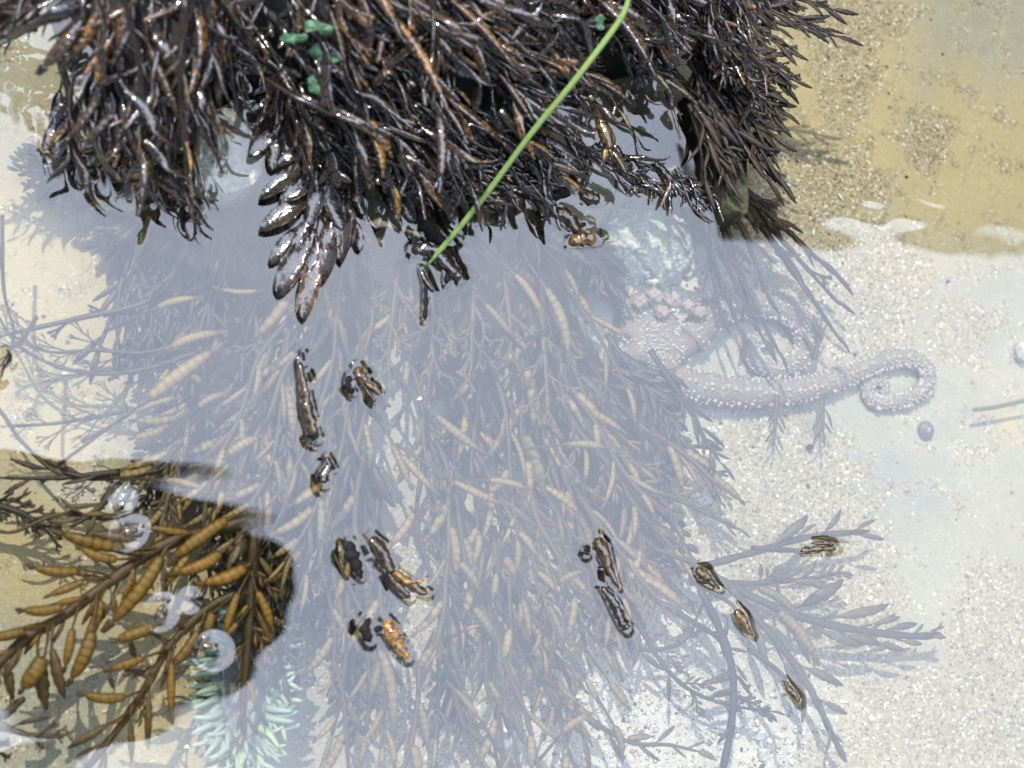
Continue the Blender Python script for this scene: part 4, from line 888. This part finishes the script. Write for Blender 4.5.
lump('dark_pebble', 'tiny black pebble just under the arm tufts', 810, 447, -.084, 4, 3, 3, 'rock', 'pebble', seed=2)
lump('grey_pebble', 'grey knobbly pebble at the right edge above the grass fragment', 1022, 352, -.083, 7, 10, 5, 'crust', 'pebble', seed=5)

# ------------------------------------------------------------------ anemone
an = empty('sea_anemone', P(240, 680, -.085), 'pale green sea anemone with a dark centre under the lower left weed', 'sea anemone'); ab = Vector(an.location)
s = S(240, 680); b = MB(); n = 44; a = np.linspace(0, 2*math.pi, n, endpoint=False)
lv = [(.85, 0), (.95, .012), (1.0, .024), (.98, .032)]
def axy(k_, th): # oval, longer along picture y
    return np.stack([np.cos(th)*38*s*k_, np.sin(th)*88*s*k_], -1)
for i, (k_, zz) in enumerate(lv):
    q_ = axy(k_, a); b.v.append(np.column_stack([q_, np.full(n, zz)])); b.t.append(np.zeros(n))
    if i: b.f += [((i-1)*n+j, (i-1)*n+(j+1) % n, i*n+(j+1) % n, i*n+j) for j in range(n)]
b.n = n*len(lv); link('column', b.mesh('column', M['column']), an)
b = MB()
for i, (k_, zz) in enumerate([(.98, .032), (.8, .034), (.5, .031), (.2, .026), (.01, .022)]):
    q_ = axy(k_, a); b.v.append(np.column_stack([q_, np.full(n, zz)+.0008*np.sin(a*11)])); b.t.append(np.zeros(n))
    if i: b.f += [((i-1)*n+j, (i-1)*n+(j+1) % n, i*n+(j+1) % n, i*n+j) for j in range(n)]
b.n = n*5; link('oral_disc', b.mesh('oral_disc', M['disc']), an)
tv = []
for v in range(6):
    t = np.linspace(0, 1, 9); pth = arc(1, random.uniform(-.7, .7), 9, .1); pth[:, 2] += .25*np.sin(t*2.6)
    w = .14*(1-t*.75)+.02; b = MB(); b.add(*tube(pth, w, w, 8, t*.9)); tv.append(b.mesh('tentacle', M['tent' if v < 5 else 'tent2']))
def tent(parent_list, th, k_, L_, zz, jit=.5):
    q_ = axy(k_, np.array([th]))[0]; d = Vector((math.cos(th)*1.2, math.sin(th)*.9, 0)); d = Quaternion((0, 0, 1), random.uniform(-jit, jit)) @ d
    x = (d.normalized()+Vector((0, 0, random.uniform(-.1, .35)))).normalized(); y = Vector((0, 0, 1)).cross(x).normalized(); z = x.cross(y)
    m_ = Matrix((x*L_, y*L_, z*L_)).transposed().to_4x4(); m_.translation = Vector((q_[0], q_[1], zz)); return m_
ringspec = [(1.0, .030, 38), (.86, .034, 34), (.72, .036, 28)]
for k_, zz, cnt in ringspec:
    for i in range(cnt):
        th = 2*math.pi*(i+random.random()*.5)/cnt
        link('tentacle', random.choice(tv), an, mat=tent(None, th, k_*random.uniform(.95, 1.03), s*random.uniform(22, 32), zz))
b = MB()      # the remaining crowd of tentacles as one part
for i in range(130):
    th = random.uniform(0, 6.283); k_ = random.uniform(.6, 1.03); m_ = tent(None, th, k_, s*random.uniform(16, 27), .031+.004*random.random(), .8)
    t = np.linspace(0, 1, 8); pth = arc(1, random.uniform(-.7, .7), 8, .1); pth[:, 2] += .2*np.sin(t*2.6); w = .15*(1-t*.75)+.02
    V, Fc, T = tube(pth, w, w, 7, t*.9); V = np.array([tuple(m_ @ Vector(v)) for v in V]); b.add(V, Fc, T)
tag(link('small_tentacles', b.mesh('small_tentacles', M['tent']), an), kind='stuff')

# ------------------------------------------------------------------ shells and gravel
def shard(seed, r_):
    rr = np.random.default_rng(seed); n = rr.integers(5, 8); a = np.sort(rr.uniform(0, 6.283, n)); rad_ = rr.uniform(.6, 1.1, n)
    top = np.stack([np.cos(a)*rad_, np.sin(a)*rad_*.75, np.full(n, .22)+rr.uniform(-.1, .1, n)], -1)*r_; bot = top*np.array([1.08, 1.08, 1])-np.array([0, 0, .35*r_])
    V = np.vstack([top, bot, [[0, 0, .36*r_]]])
    Fc = [(i, (i+1) % n, 2*n) for i in range(n)]+[(n+i, n+(i+1) % n, (i+1) % n, i) for i in range(n)]+[tuple(reversed(range(n, 2*n)))]
    return V, Fc
SH = [(762, 736, 9, 'shellwhite', 'large white shell piece on the gravel near the bottom right'), (800, 740, 8, 'shellwhite', 'white shell chip right of the largest one'), (845, 702, 5, 'shellwhite', 'small bright shell chip on open gravel at lower right'),
      (764, 755, 10, 'crust', 'cream flat shell piece below the largest white one'), (719, 745, 7, 'shellwhite', 'white shell chip beside the upright grey frond'), (872, 718, 5, 'shellwhite', 'pale chip at the right of the gravel patch'),
      (788, 185, 4, 'shellwhite', 'tiny white chip on the yellow sand below the fans'), (778, 62, 4, 'shellwhite', 'bright white chip beside the tip of the middle fan'), (838, 198, 5, 'shellwhite', 'white chip where the clear sand ends'),
      (934, 128, 4, 'shellwhite', 'white chip right of centre on the yellow sand'), (190, 725, 8, 'shellpink', 'peach coloured shell piece left of the anemone'), (200, 705, 7, 'shellpink', 'pink shell piece at the left rim of the anemone'),
      (213, 678, 7, 'shellwhite', 'white shell piece at the top left rim of the anemone'), (222, 663, 7, 'shellwhite', 'angular white chip in the ring above the anemone'), (204, 690, 5, 'shellwhite', 'small white chip between the pink and white pieces'),
      (187, 747, 5, 'shellwhite', 'white chip at the lowest left rim of the anemone'), (113, 700, 7, 'shellpurple', 'mottled purple shell piece under the lowest golden bladder'), (107, 711, 5, 'shellpink', 'peach chip touching the mottled purple piece'),
      (418, 398, 4, 'shellwhite', 'small white chip caught in the middle weed'), (300, 376, 6, 'shellwhite', 'pale chip on the bed under the long narrow tip'), (745, 265, 5, 'shellpink', 'pinkish chip on the sand right of the trailing strands'),
      (938, 326, 5, 'shellpink', 'tiny pink chip on the sand above the coil'), (505, 745, 9, 'shellwhite', 'white piece seen through weed near the bottom centre'), (98, 405, 6, 'shellwhite', 'white chip at the edge of the cream sand patch'), (96, 488, 8, 'shellpurple', 'bluish mottled chip above the golden frond')]
for i, (x, y, r_, mt, lab) in enumerate(SH):
    V, Fc = shard(i+50, r_*S(x, y)); b = MB(); b.add(V, Fc); p_ = P(x, y, BED)
    zz = bedz(p_.x, p_.y)+.1*r_*S(x, y)
    if mt in ('shellpink', 'shellwhite') and x in (190, 200, 213, 222, 204, 187): zz += .03; p_ = P(x, y, zz)
    if x in (418,): zz = -.012; p_ = P(x, y, zz)
    tag(link('shell_fragment', b.mesh('shell_fragment', M[mt], False), loc=(p_.x, p_.y, zz)), lab, 'shell')
# gravel: many small grains of mixed colour, one object
m, nt, out = newmat('shell_gravel'); p = nt.nodes.new('ShaderNodeBsdfPrincipled')
cr = ramp(nt, attr(nt).outputs['Fac'], [(0, (.05, .045, .04)), (.17, (.22, .16, .10)), (.32, (.36, .29, .19)), (.5, (.50, .33, .24)), (.64, (.50, .46, .38)), (.88, (.80, .78, .74))], 'CONSTANT')
nt.links.new(cr.outputs['Color'], p.inputs['Base Color']); p.inputs['Roughness'].default_value = .4; nt.links.new(p.outputs[0], out.inputs['Surface'])
cells = []
gx = rng.uniform(-.12, .68, 260000); gy = rng.uniform(-.12, .5, 260000)
ii = np.clip(np.searchsorted(ys, gy), 0, len(ys)-1); jj = np.clip(np.searchsorted(xs, gx), 0, len(xs)-1)
pr = np.clip(grain[ii, jj]*1.1+.4*vnoise(gx, gy, 60, 21)*grain[ii, jj], 0, 1)**1.6*.10+white[ii, jj]*.09+.0035
keep = rng.random(len(gx)) < pr; gx, gy, gz, gw, gg = gx[keep], gy[keep], Z[ii, jj][keep], white[ii, jj][keep], grain[ii, jj][keep]
n = len(gx); print('grains', n)
size = np.exp(rng.normal(math.log(.00075), .38, n))*(1+gw*.9); size = np.minimum(size, .0034)
octv = np.array([(1, 0, 0), (0, 1, 0), (-1, 0, 0), (0, -1, 0), (0, 0, 1), (0, 0, -1)], float)
octf = np.array([(0, 1, 4), (1, 2, 4), (2, 3, 4), (3, 0, 4), (1, 0, 5), (2, 1, 5), (3, 2, 5), (0, 3, 5)])
ang = rng.uniform(0, 6.283, n); ca, sa = np.cos(ang), np.sin(ang)
V = octv[None]*(size[:, None, None]*rng.uniform(.6, 1.3, (n, 6, 1)))*np.array([1, .8, .5])
tl = rng.uniform(-.5, .5, n); V[..., 2] += V[..., 0]*tl[:, None]
Vx = V[..., 0]*ca[:, None]-V[..., 1]*sa[:, None]; Vy = V[..., 0]*sa[:, None]+V[..., 1]*ca[:, None]
V = np.stack([Vx+gx[:, None], Vy+gy[:, None], V[..., 2]+gz[:, None]+size[:, None]*.2], -1).reshape(-1, 3)
Fc = (octf[None]+np.arange(n)[:, None, None]*6).reshape(-1, 3)
me = bpy.data.meshes.new('shell_gravel'); me.vertices.add(len(V)); me.vertices.foreach_set('co', V.astype(np.float32).ravel())
me.loops.add(Fc.size); me.loops.foreach_set('vertex_index', Fc.astype(np.int32).ravel()); me.polygons.add(len(Fc)); me.polygons.foreach_set('loop_start', np.arange(0, Fc.size, 3, dtype=np.int32))
tn = rng.random(n); tn = np.where(rng.random(n) < gw*.6, rng.uniform(.62, 1, n), tn)
at = me.attributes.new('tone', 'FLOAT', 'POINT'); at.data.foreach_set('value', np.repeat(tn, 6).astype(np.float32)); me.update(calc_edges=True); me.materials.append(m)
tag(link('shell_gravel', me), 'coarse sand and broken shell scattered on the pool bed', 'gravel', kind='stuff')

# ------------------------------------------------------------------ overhanging rock added to mirror dark at the upper right, and the photographer: both seen mirrored in the pool
b = MB(); f_ = (H+1.6)/H
def mirror_pt(px, py, z):
    p_ = P(px, py, 0); k_ = (H+z)/H; return np.array([p_.x*k_, p_.y*k_, z])
front = [mirror_pt(746, -330, 1.6), mirror_pt(744, -60, 1.6), mirror_pt(747, 60, 1.6), mirror_pt(745, 130, 1.6), mirror_pt(750, 206, 1.6), mirror_pt(800, 213, 1.6), mirror_pt(860, 214, 1.6), mirror_pt(940, 232, 1.6), mirror_pt(1030, 246, 1.6), mirror_pt(1200, 285, 1.6), mirror_pt(1700, 330, 1.6)]
front = np.array(front)
fr2 = smooth_path(front, 6); nn = len(fr2)
back = np.array([4.2, 3.4])
lay = []
for (z, inset) in [(-.3, .75), (.5, .6), (1.1, .35), (1.45, .08), (1.6, 0), (1.75, .04), (2.2, .25), (2.7, .5)]:
    q_ = fr2[:, :2]+(back-fr2[:, :2])/np.linalg.norm(back-fr2[:, :2], axis=1)[:, None]*inset
    rg = .02 if inset == 0 else .07
    q_ = q_+rg*np.stack([vnoise(q_[:, 0], q_[:, 1]+z, 9, 31), vnoise(q_[:, 0]+z, q_[:, 1], 9, 32)], -1)*(.35 if inset == 0 else 1)
    lay.append(np.column_stack([q_, np.full(nn, z)]))
V = np.vstack(lay); L8 = len(lay); Fc = [(i*nn+j, i*nn+j+1, (i+1)*nn+j+1, (i+1)*nn+j) for i in range(L8-1) for j in range(nn-1)]
cb = len(V); V = np.vstack([V, [[*back, l[0, 2]] for l in lay]])
for i in range(L8-1):
    Fc.append((i*nn+nn-1, cb+i, cb+i+1, (i+1)*nn+nn-1)); Fc.append((cb+i, i*nn, (i+1)*nn, cb+i+1))
Fc += [((L8-1)*nn+j, (L8-1)*nn+j+1, cb+L8-1) for j in range(nn-1)]
b.add(V, Fc); tag(link('added_mirror_rock', b.mesh('added_mirror_rock', M['mirror_rock'], False)), 'overhanging brown rock added out of view, shaped for its dark reflection in the water', 'rock')

def skin_mesh(name, verts, edges, mat, parent, loc=(0, 0, 0), sub=2):
    me = bpy.data.meshes.new(name); me.from_pydata([v[:3] for v in verts], edges, []); me.materials.append(M[mat])
    o = link(name, me, parent, loc=loc); sk = o.modifiers.new('skin', 'SKIN')
    for i, v in enumerate(verts): me.skin_vertices[0].data[i].radius = (v[3], v[3])
    me.skin_vertices[0].data[0].use_root = True
    o.modifiers.new('sub', 'SUBSURF').render_levels = sub; return o
def add_skin_layer(me):
    pass
gb = Vector((-.62, -.20, .0))
per = empty('person', gb, 'person in dark clothes and wide hat leaning over the pool with a phone', 'person')
def V3(x, y, z, r_): return (x-gb.x, y-gb.y, z-gb.z, r_)
body = [V3(-.56, -.12, .98, .13), V3(-.48, -.09, 1.12, .13), V3(-.38, -.06, 1.26, .14), V3(-.28, -.03, 1.36, .07), V3(-.19, -.01, 1.38, .055),   # pelvis, waist, chest, neck
        V3(-.36, .12, 1.32, .07), V3(-.20, .17, 1.12, .045), V3(-.03, .10, 1.00, .032), V3(-.34, -.24, 1.30, .07), V3(-.20, -.26, 1.10, .045), V3(-.03, -.12, 1.00, .032),
        V3(-.57, -.03, .90, .10), V3(-.55, .0, .50, .07), V3(-.64, .02, .08, .045), V3(-.52, .03, .03, .035), V3(-.60, -.22, .90, .10), V3(-.58, -.26, .50, .07), V3(-.68, -.28, .08, .045), V3(-.56, -.29, .03, .035)]
bed = [(0, 1), (1, 2), (2, 3), (3, 4), (2, 5), (5, 6), (6, 7), (2, 8), (8, 9), (9, 10), (0, 11), (11, 12), (12, 13), (13, 14), (0, 15), (15, 16), (16, 17), (17, 18)]
def skinned(name, verts, edges, mat, parent):
    me = bpy.data.meshes.new(name); me.from_pydata([v[:3] for v in verts], edges, []); me.materials.append(M[mat])
    o = link(name, me, parent); o.modifiers.new('skin', 'SKIN')
    if not me.skin_vertices:
        bpy.context.view_layer.objects.active = o; o.select_set(True); bpy.ops.mesh.customdata_skin_add(); o.select_set(False)
    for i, v in enumerate(verts): me.skin_vertices[0].data[i].radius = (v[3], v[3])
    me.skin_vertices[0].data[0].use_root = True
    sb_ = o.modifiers.new('sub', 'SUBSURF'); sb_.levels = 1; sb_.render_levels = 2; return o
skinned('body', body, bed, 'cloth', per)
def ell(name, c_, r3, mat, parent, off=gb, face=False):
    bb = MB(); n1, n2 = 28, 18; V = []
    for i in range(n2+1):
        ph = math.pi*i/n2
        for j in range(n1):
            th = 2*math.pi*j/n1; d = np.array([math.sin(ph)*math.cos(th), math.sin(ph)*math.sin(th), math.cos(ph)])
            V.append((c_[0]-off[0]+d[0]*r3[0], c_[1]-off[1]+d[1]*r3[1], c_[2]-off[2]+d[2]*r3[2]))
    bb.add(V, [(i*n1+j, (i+1)*n1+j, (i+1)*n1+(j+1) % n1, i*n1+(j+1) % n1) for i in range(n2) for j in range(n1)]); return link(name, bb.mesh(name, M[mat]), parent)
hd = ell('head', (-.08, 0, 1.34), (.10, .078, .105), 'skin', per)        # face looks down at the pool
ell('nose', (-.05, 0, 1.235), (.018, .014, .022), 'skin', hd); ell('eye', (-.075, .03, 1.247), (.012, .012, .008), 'phone', hd); ell('eye', (-.075, -.03, 1.247), (.012, .012, .008), 'phone', hd)
ell('mouth', (-.115, 0, 1.247), (.008, .024, .006), 'shellpink', hd); ell('ear', (-.09, .078, 1.33), (.03, .012, .02), 'skin', hd); ell('ear', (-.09, -.078, 1.33), (.03, .012, .02), 'skin', hd)
bb = MB(); n = 48; a = np.linspace(0, 2*math.pi, n, endpoint=False); lv = [(.085, .0), (.11, -.004), (.235, -.03), (.236, -.022), (.112, .006), (.10, .07), (.07, .11), (.002, .12)]
for i, (r_, z) in enumerate(lv):
    bb.v.append(np.stack([np.cos(a)*r_*1.05*(1+.06*np.sin(a*3+1)*(r_ > .2))-.045-gb.x, np.sin(a)*r_*(.80 if r_ > .2 else .95)-gb.y+.004, np.full(n, 1.37+z)+.012*np.sin(a*2+1)*(r_ > .2)], -1)); bb.t.append(np.zeros(n))
    if i: bb.f += [((i-1)*n+j, (i-1)*n+(j+1) % n, i*n+(j+1) % n, i*n+j) for j in range(n)]
bb.n = n*len(lv); link('hat', bb.mesh('hat', M['hat']), per)
# hands: palm and five fingers each
for sgn in (1, -1):
    w0 = np.array((-.03, .10 if sgn > 0 else -.12, 1.0)); hv = [(*w0, .026)]; he = []
    pc = w0+np.array((.035, -.02*sgn, -.02)); hv.append((*pc, .03)); he.append((0, 1))
    for fi, off in enumerate((-.03, -.012, .008, .026)):
        k_ = len(hv); L_ = (.03, .035, .033, .026)[fi]
        a1 = pc+np.array((.025+off*.1, -.014*sgn, -.012)) + np.array((off, 0, 0)); a2 = a1+np.array((0, -L_*sgn, -.01)); a3 = a2+np.array((-.004, -L_*.7*sgn, -.004))
        hv += [(*a1, .009), (*a2, .008), (*a3, .007)]; he += [(1, k_), (k_, k_+1), (k_+1, k_+2)]
    k_ = len(hv); a1 = pc+np.array((-.03, -.012*sgn, 0)); a2 = a1+np.array((-.012, -.028*sgn, -.01)); hv += [(*a1, .011), (*a2, .009)]; he += [(1, k_), (k_, k_+1)]
    skinned('hand', [(v[0]-gb.x, v[1]-gb.y, v[2]-gb.z, v[3]) for v in hv], he, 'skin', per)
pb = MB(); x0, x1, y0, y1 = -.036, .042, -.078, .078
pts_ = []
for cx, cy, a0 in ((x1-.01, y1-.01, 0), (x0+.01, y1-.01, 90), (x0+.01, y0+.01, 180), (x1-.01, y0+.01, 270)):
    for k_ in range(5): aa = R(a0+k_*22.5); pts_.append((cx+.01*math.cos(aa), cy+.01*math.sin(aa)))
n = len(pts_); V = [(x, y, 0) for x, y in pts_]+[(x, y, .009) for x, y in pts_]
pb.add(V, [tuple(reversed(range(n))), tuple(range(n, 2*n))]+[(i, (i+1) % n, n+(i+1) % n, n+i) for i in range(n)])
tag(link('phone', pb.mesh('phone', M['phone'], False), loc=(0, 0, H+.03)), 'black phone held over the pool by the person, seen only as a reflection', 'phone')

# ------------------------------------------------------------------ light
SUN_Z, SUN_AZ = 36, math.atan2(2, -1)           # zenith angle, direction in the ground plane
sd = Vector((math.sin(R(SUN_Z))*math.cos(SUN_AZ), math.sin(R(SUN_Z))*math.sin(SUN_AZ), math.cos(R(SUN_Z))))
sun = bpy.data.lights.new('sun', 'SUN'); sun.energy = 3.9; sun.angle = R(.55); sun.color = (1, .95, .87)
so = bpy.data.objects.new('sun', sun); col.objects.link(so); so.rotation_euler = sd.to_track_quat('Z', 'Y').to_euler()
w = bpy.data.worlds.new('World'); scene.world = w; w.use_nodes = True; nt = w.node_tree; nt.nodes.clear()
sky = nt.nodes.new('ShaderNodeTexSky'); sky.sky_type = 'NISHITA'; sky.sun_disc = False; sky.sun_elevation = R(90-SUN_Z); sky.sun_rotation = math.pi/2-SUN_AZ
tc = nt.nodes.new('ShaderNodeTexCoord')
cd = Vector(P(520, 330, 0)); cdir = Vector((cd.x, cd.y, H)).normalized()
dot = N(nt, 'ShaderNodeVectorMath', _operation='DOT_PRODUCT'); nt.links.new(tc.outputs['Generated'], dot.inputs[0]); dot.inputs[1].default_value = cdir
mr = N(nt, 'ShaderNodeMapRange', _interpolation_type='SMOOTHSTEP'); nt.links.new(dot.outputs['Value'], mr.inputs[0]); mr.inputs[1].default_value = math.cos(R(38)); mr.inputs[2].default_value = math.cos(R(25)); mr.inputs[3].default_value = 0.02; mr.inputs[4].default_value = 1
cn = noise(nt, tc.outputs['Generated'], 4.5, 6, .6, .6); cnr = ramp(nt, cn.outputs['Fac'], [(.3, (.74, .80, .88)), (.7, (1.08, 1.06, 1.04))])
CLOUD = 36.0
cc = mixc(nt, 1.0, cnr.outputs['Color'], (.87*CLOUD, .94*CLOUD, 1.13*CLOUD), 'MULTIPLY')
bgc = mixc(nt, mr.outputs[0], sky.outputs[0], cc)
bg = N(nt, 'ShaderNodeBackground', Strength=.1); nt.links.new(bgc, bg.inputs['Color'])
wo = nt.nodes.new('ShaderNodeOutputWorld'); nt.links.new(bg.outputs[0], wo.inputs['Surface'])
scene.view_settings.view_transform = 'Standard'; scene.view_settings.look = 'None'; scene.view_settings.exposure = 0.0; scene.view_settings.gamma = 1
scene.cycles.max_bounces = 5; scene.cycles.transparent_max_bounces = 8; scene.cycles.diffuse_bounces = 2; scene.cycles.adaptive_threshold = .03
print('objects', len(bpy.data.objects))
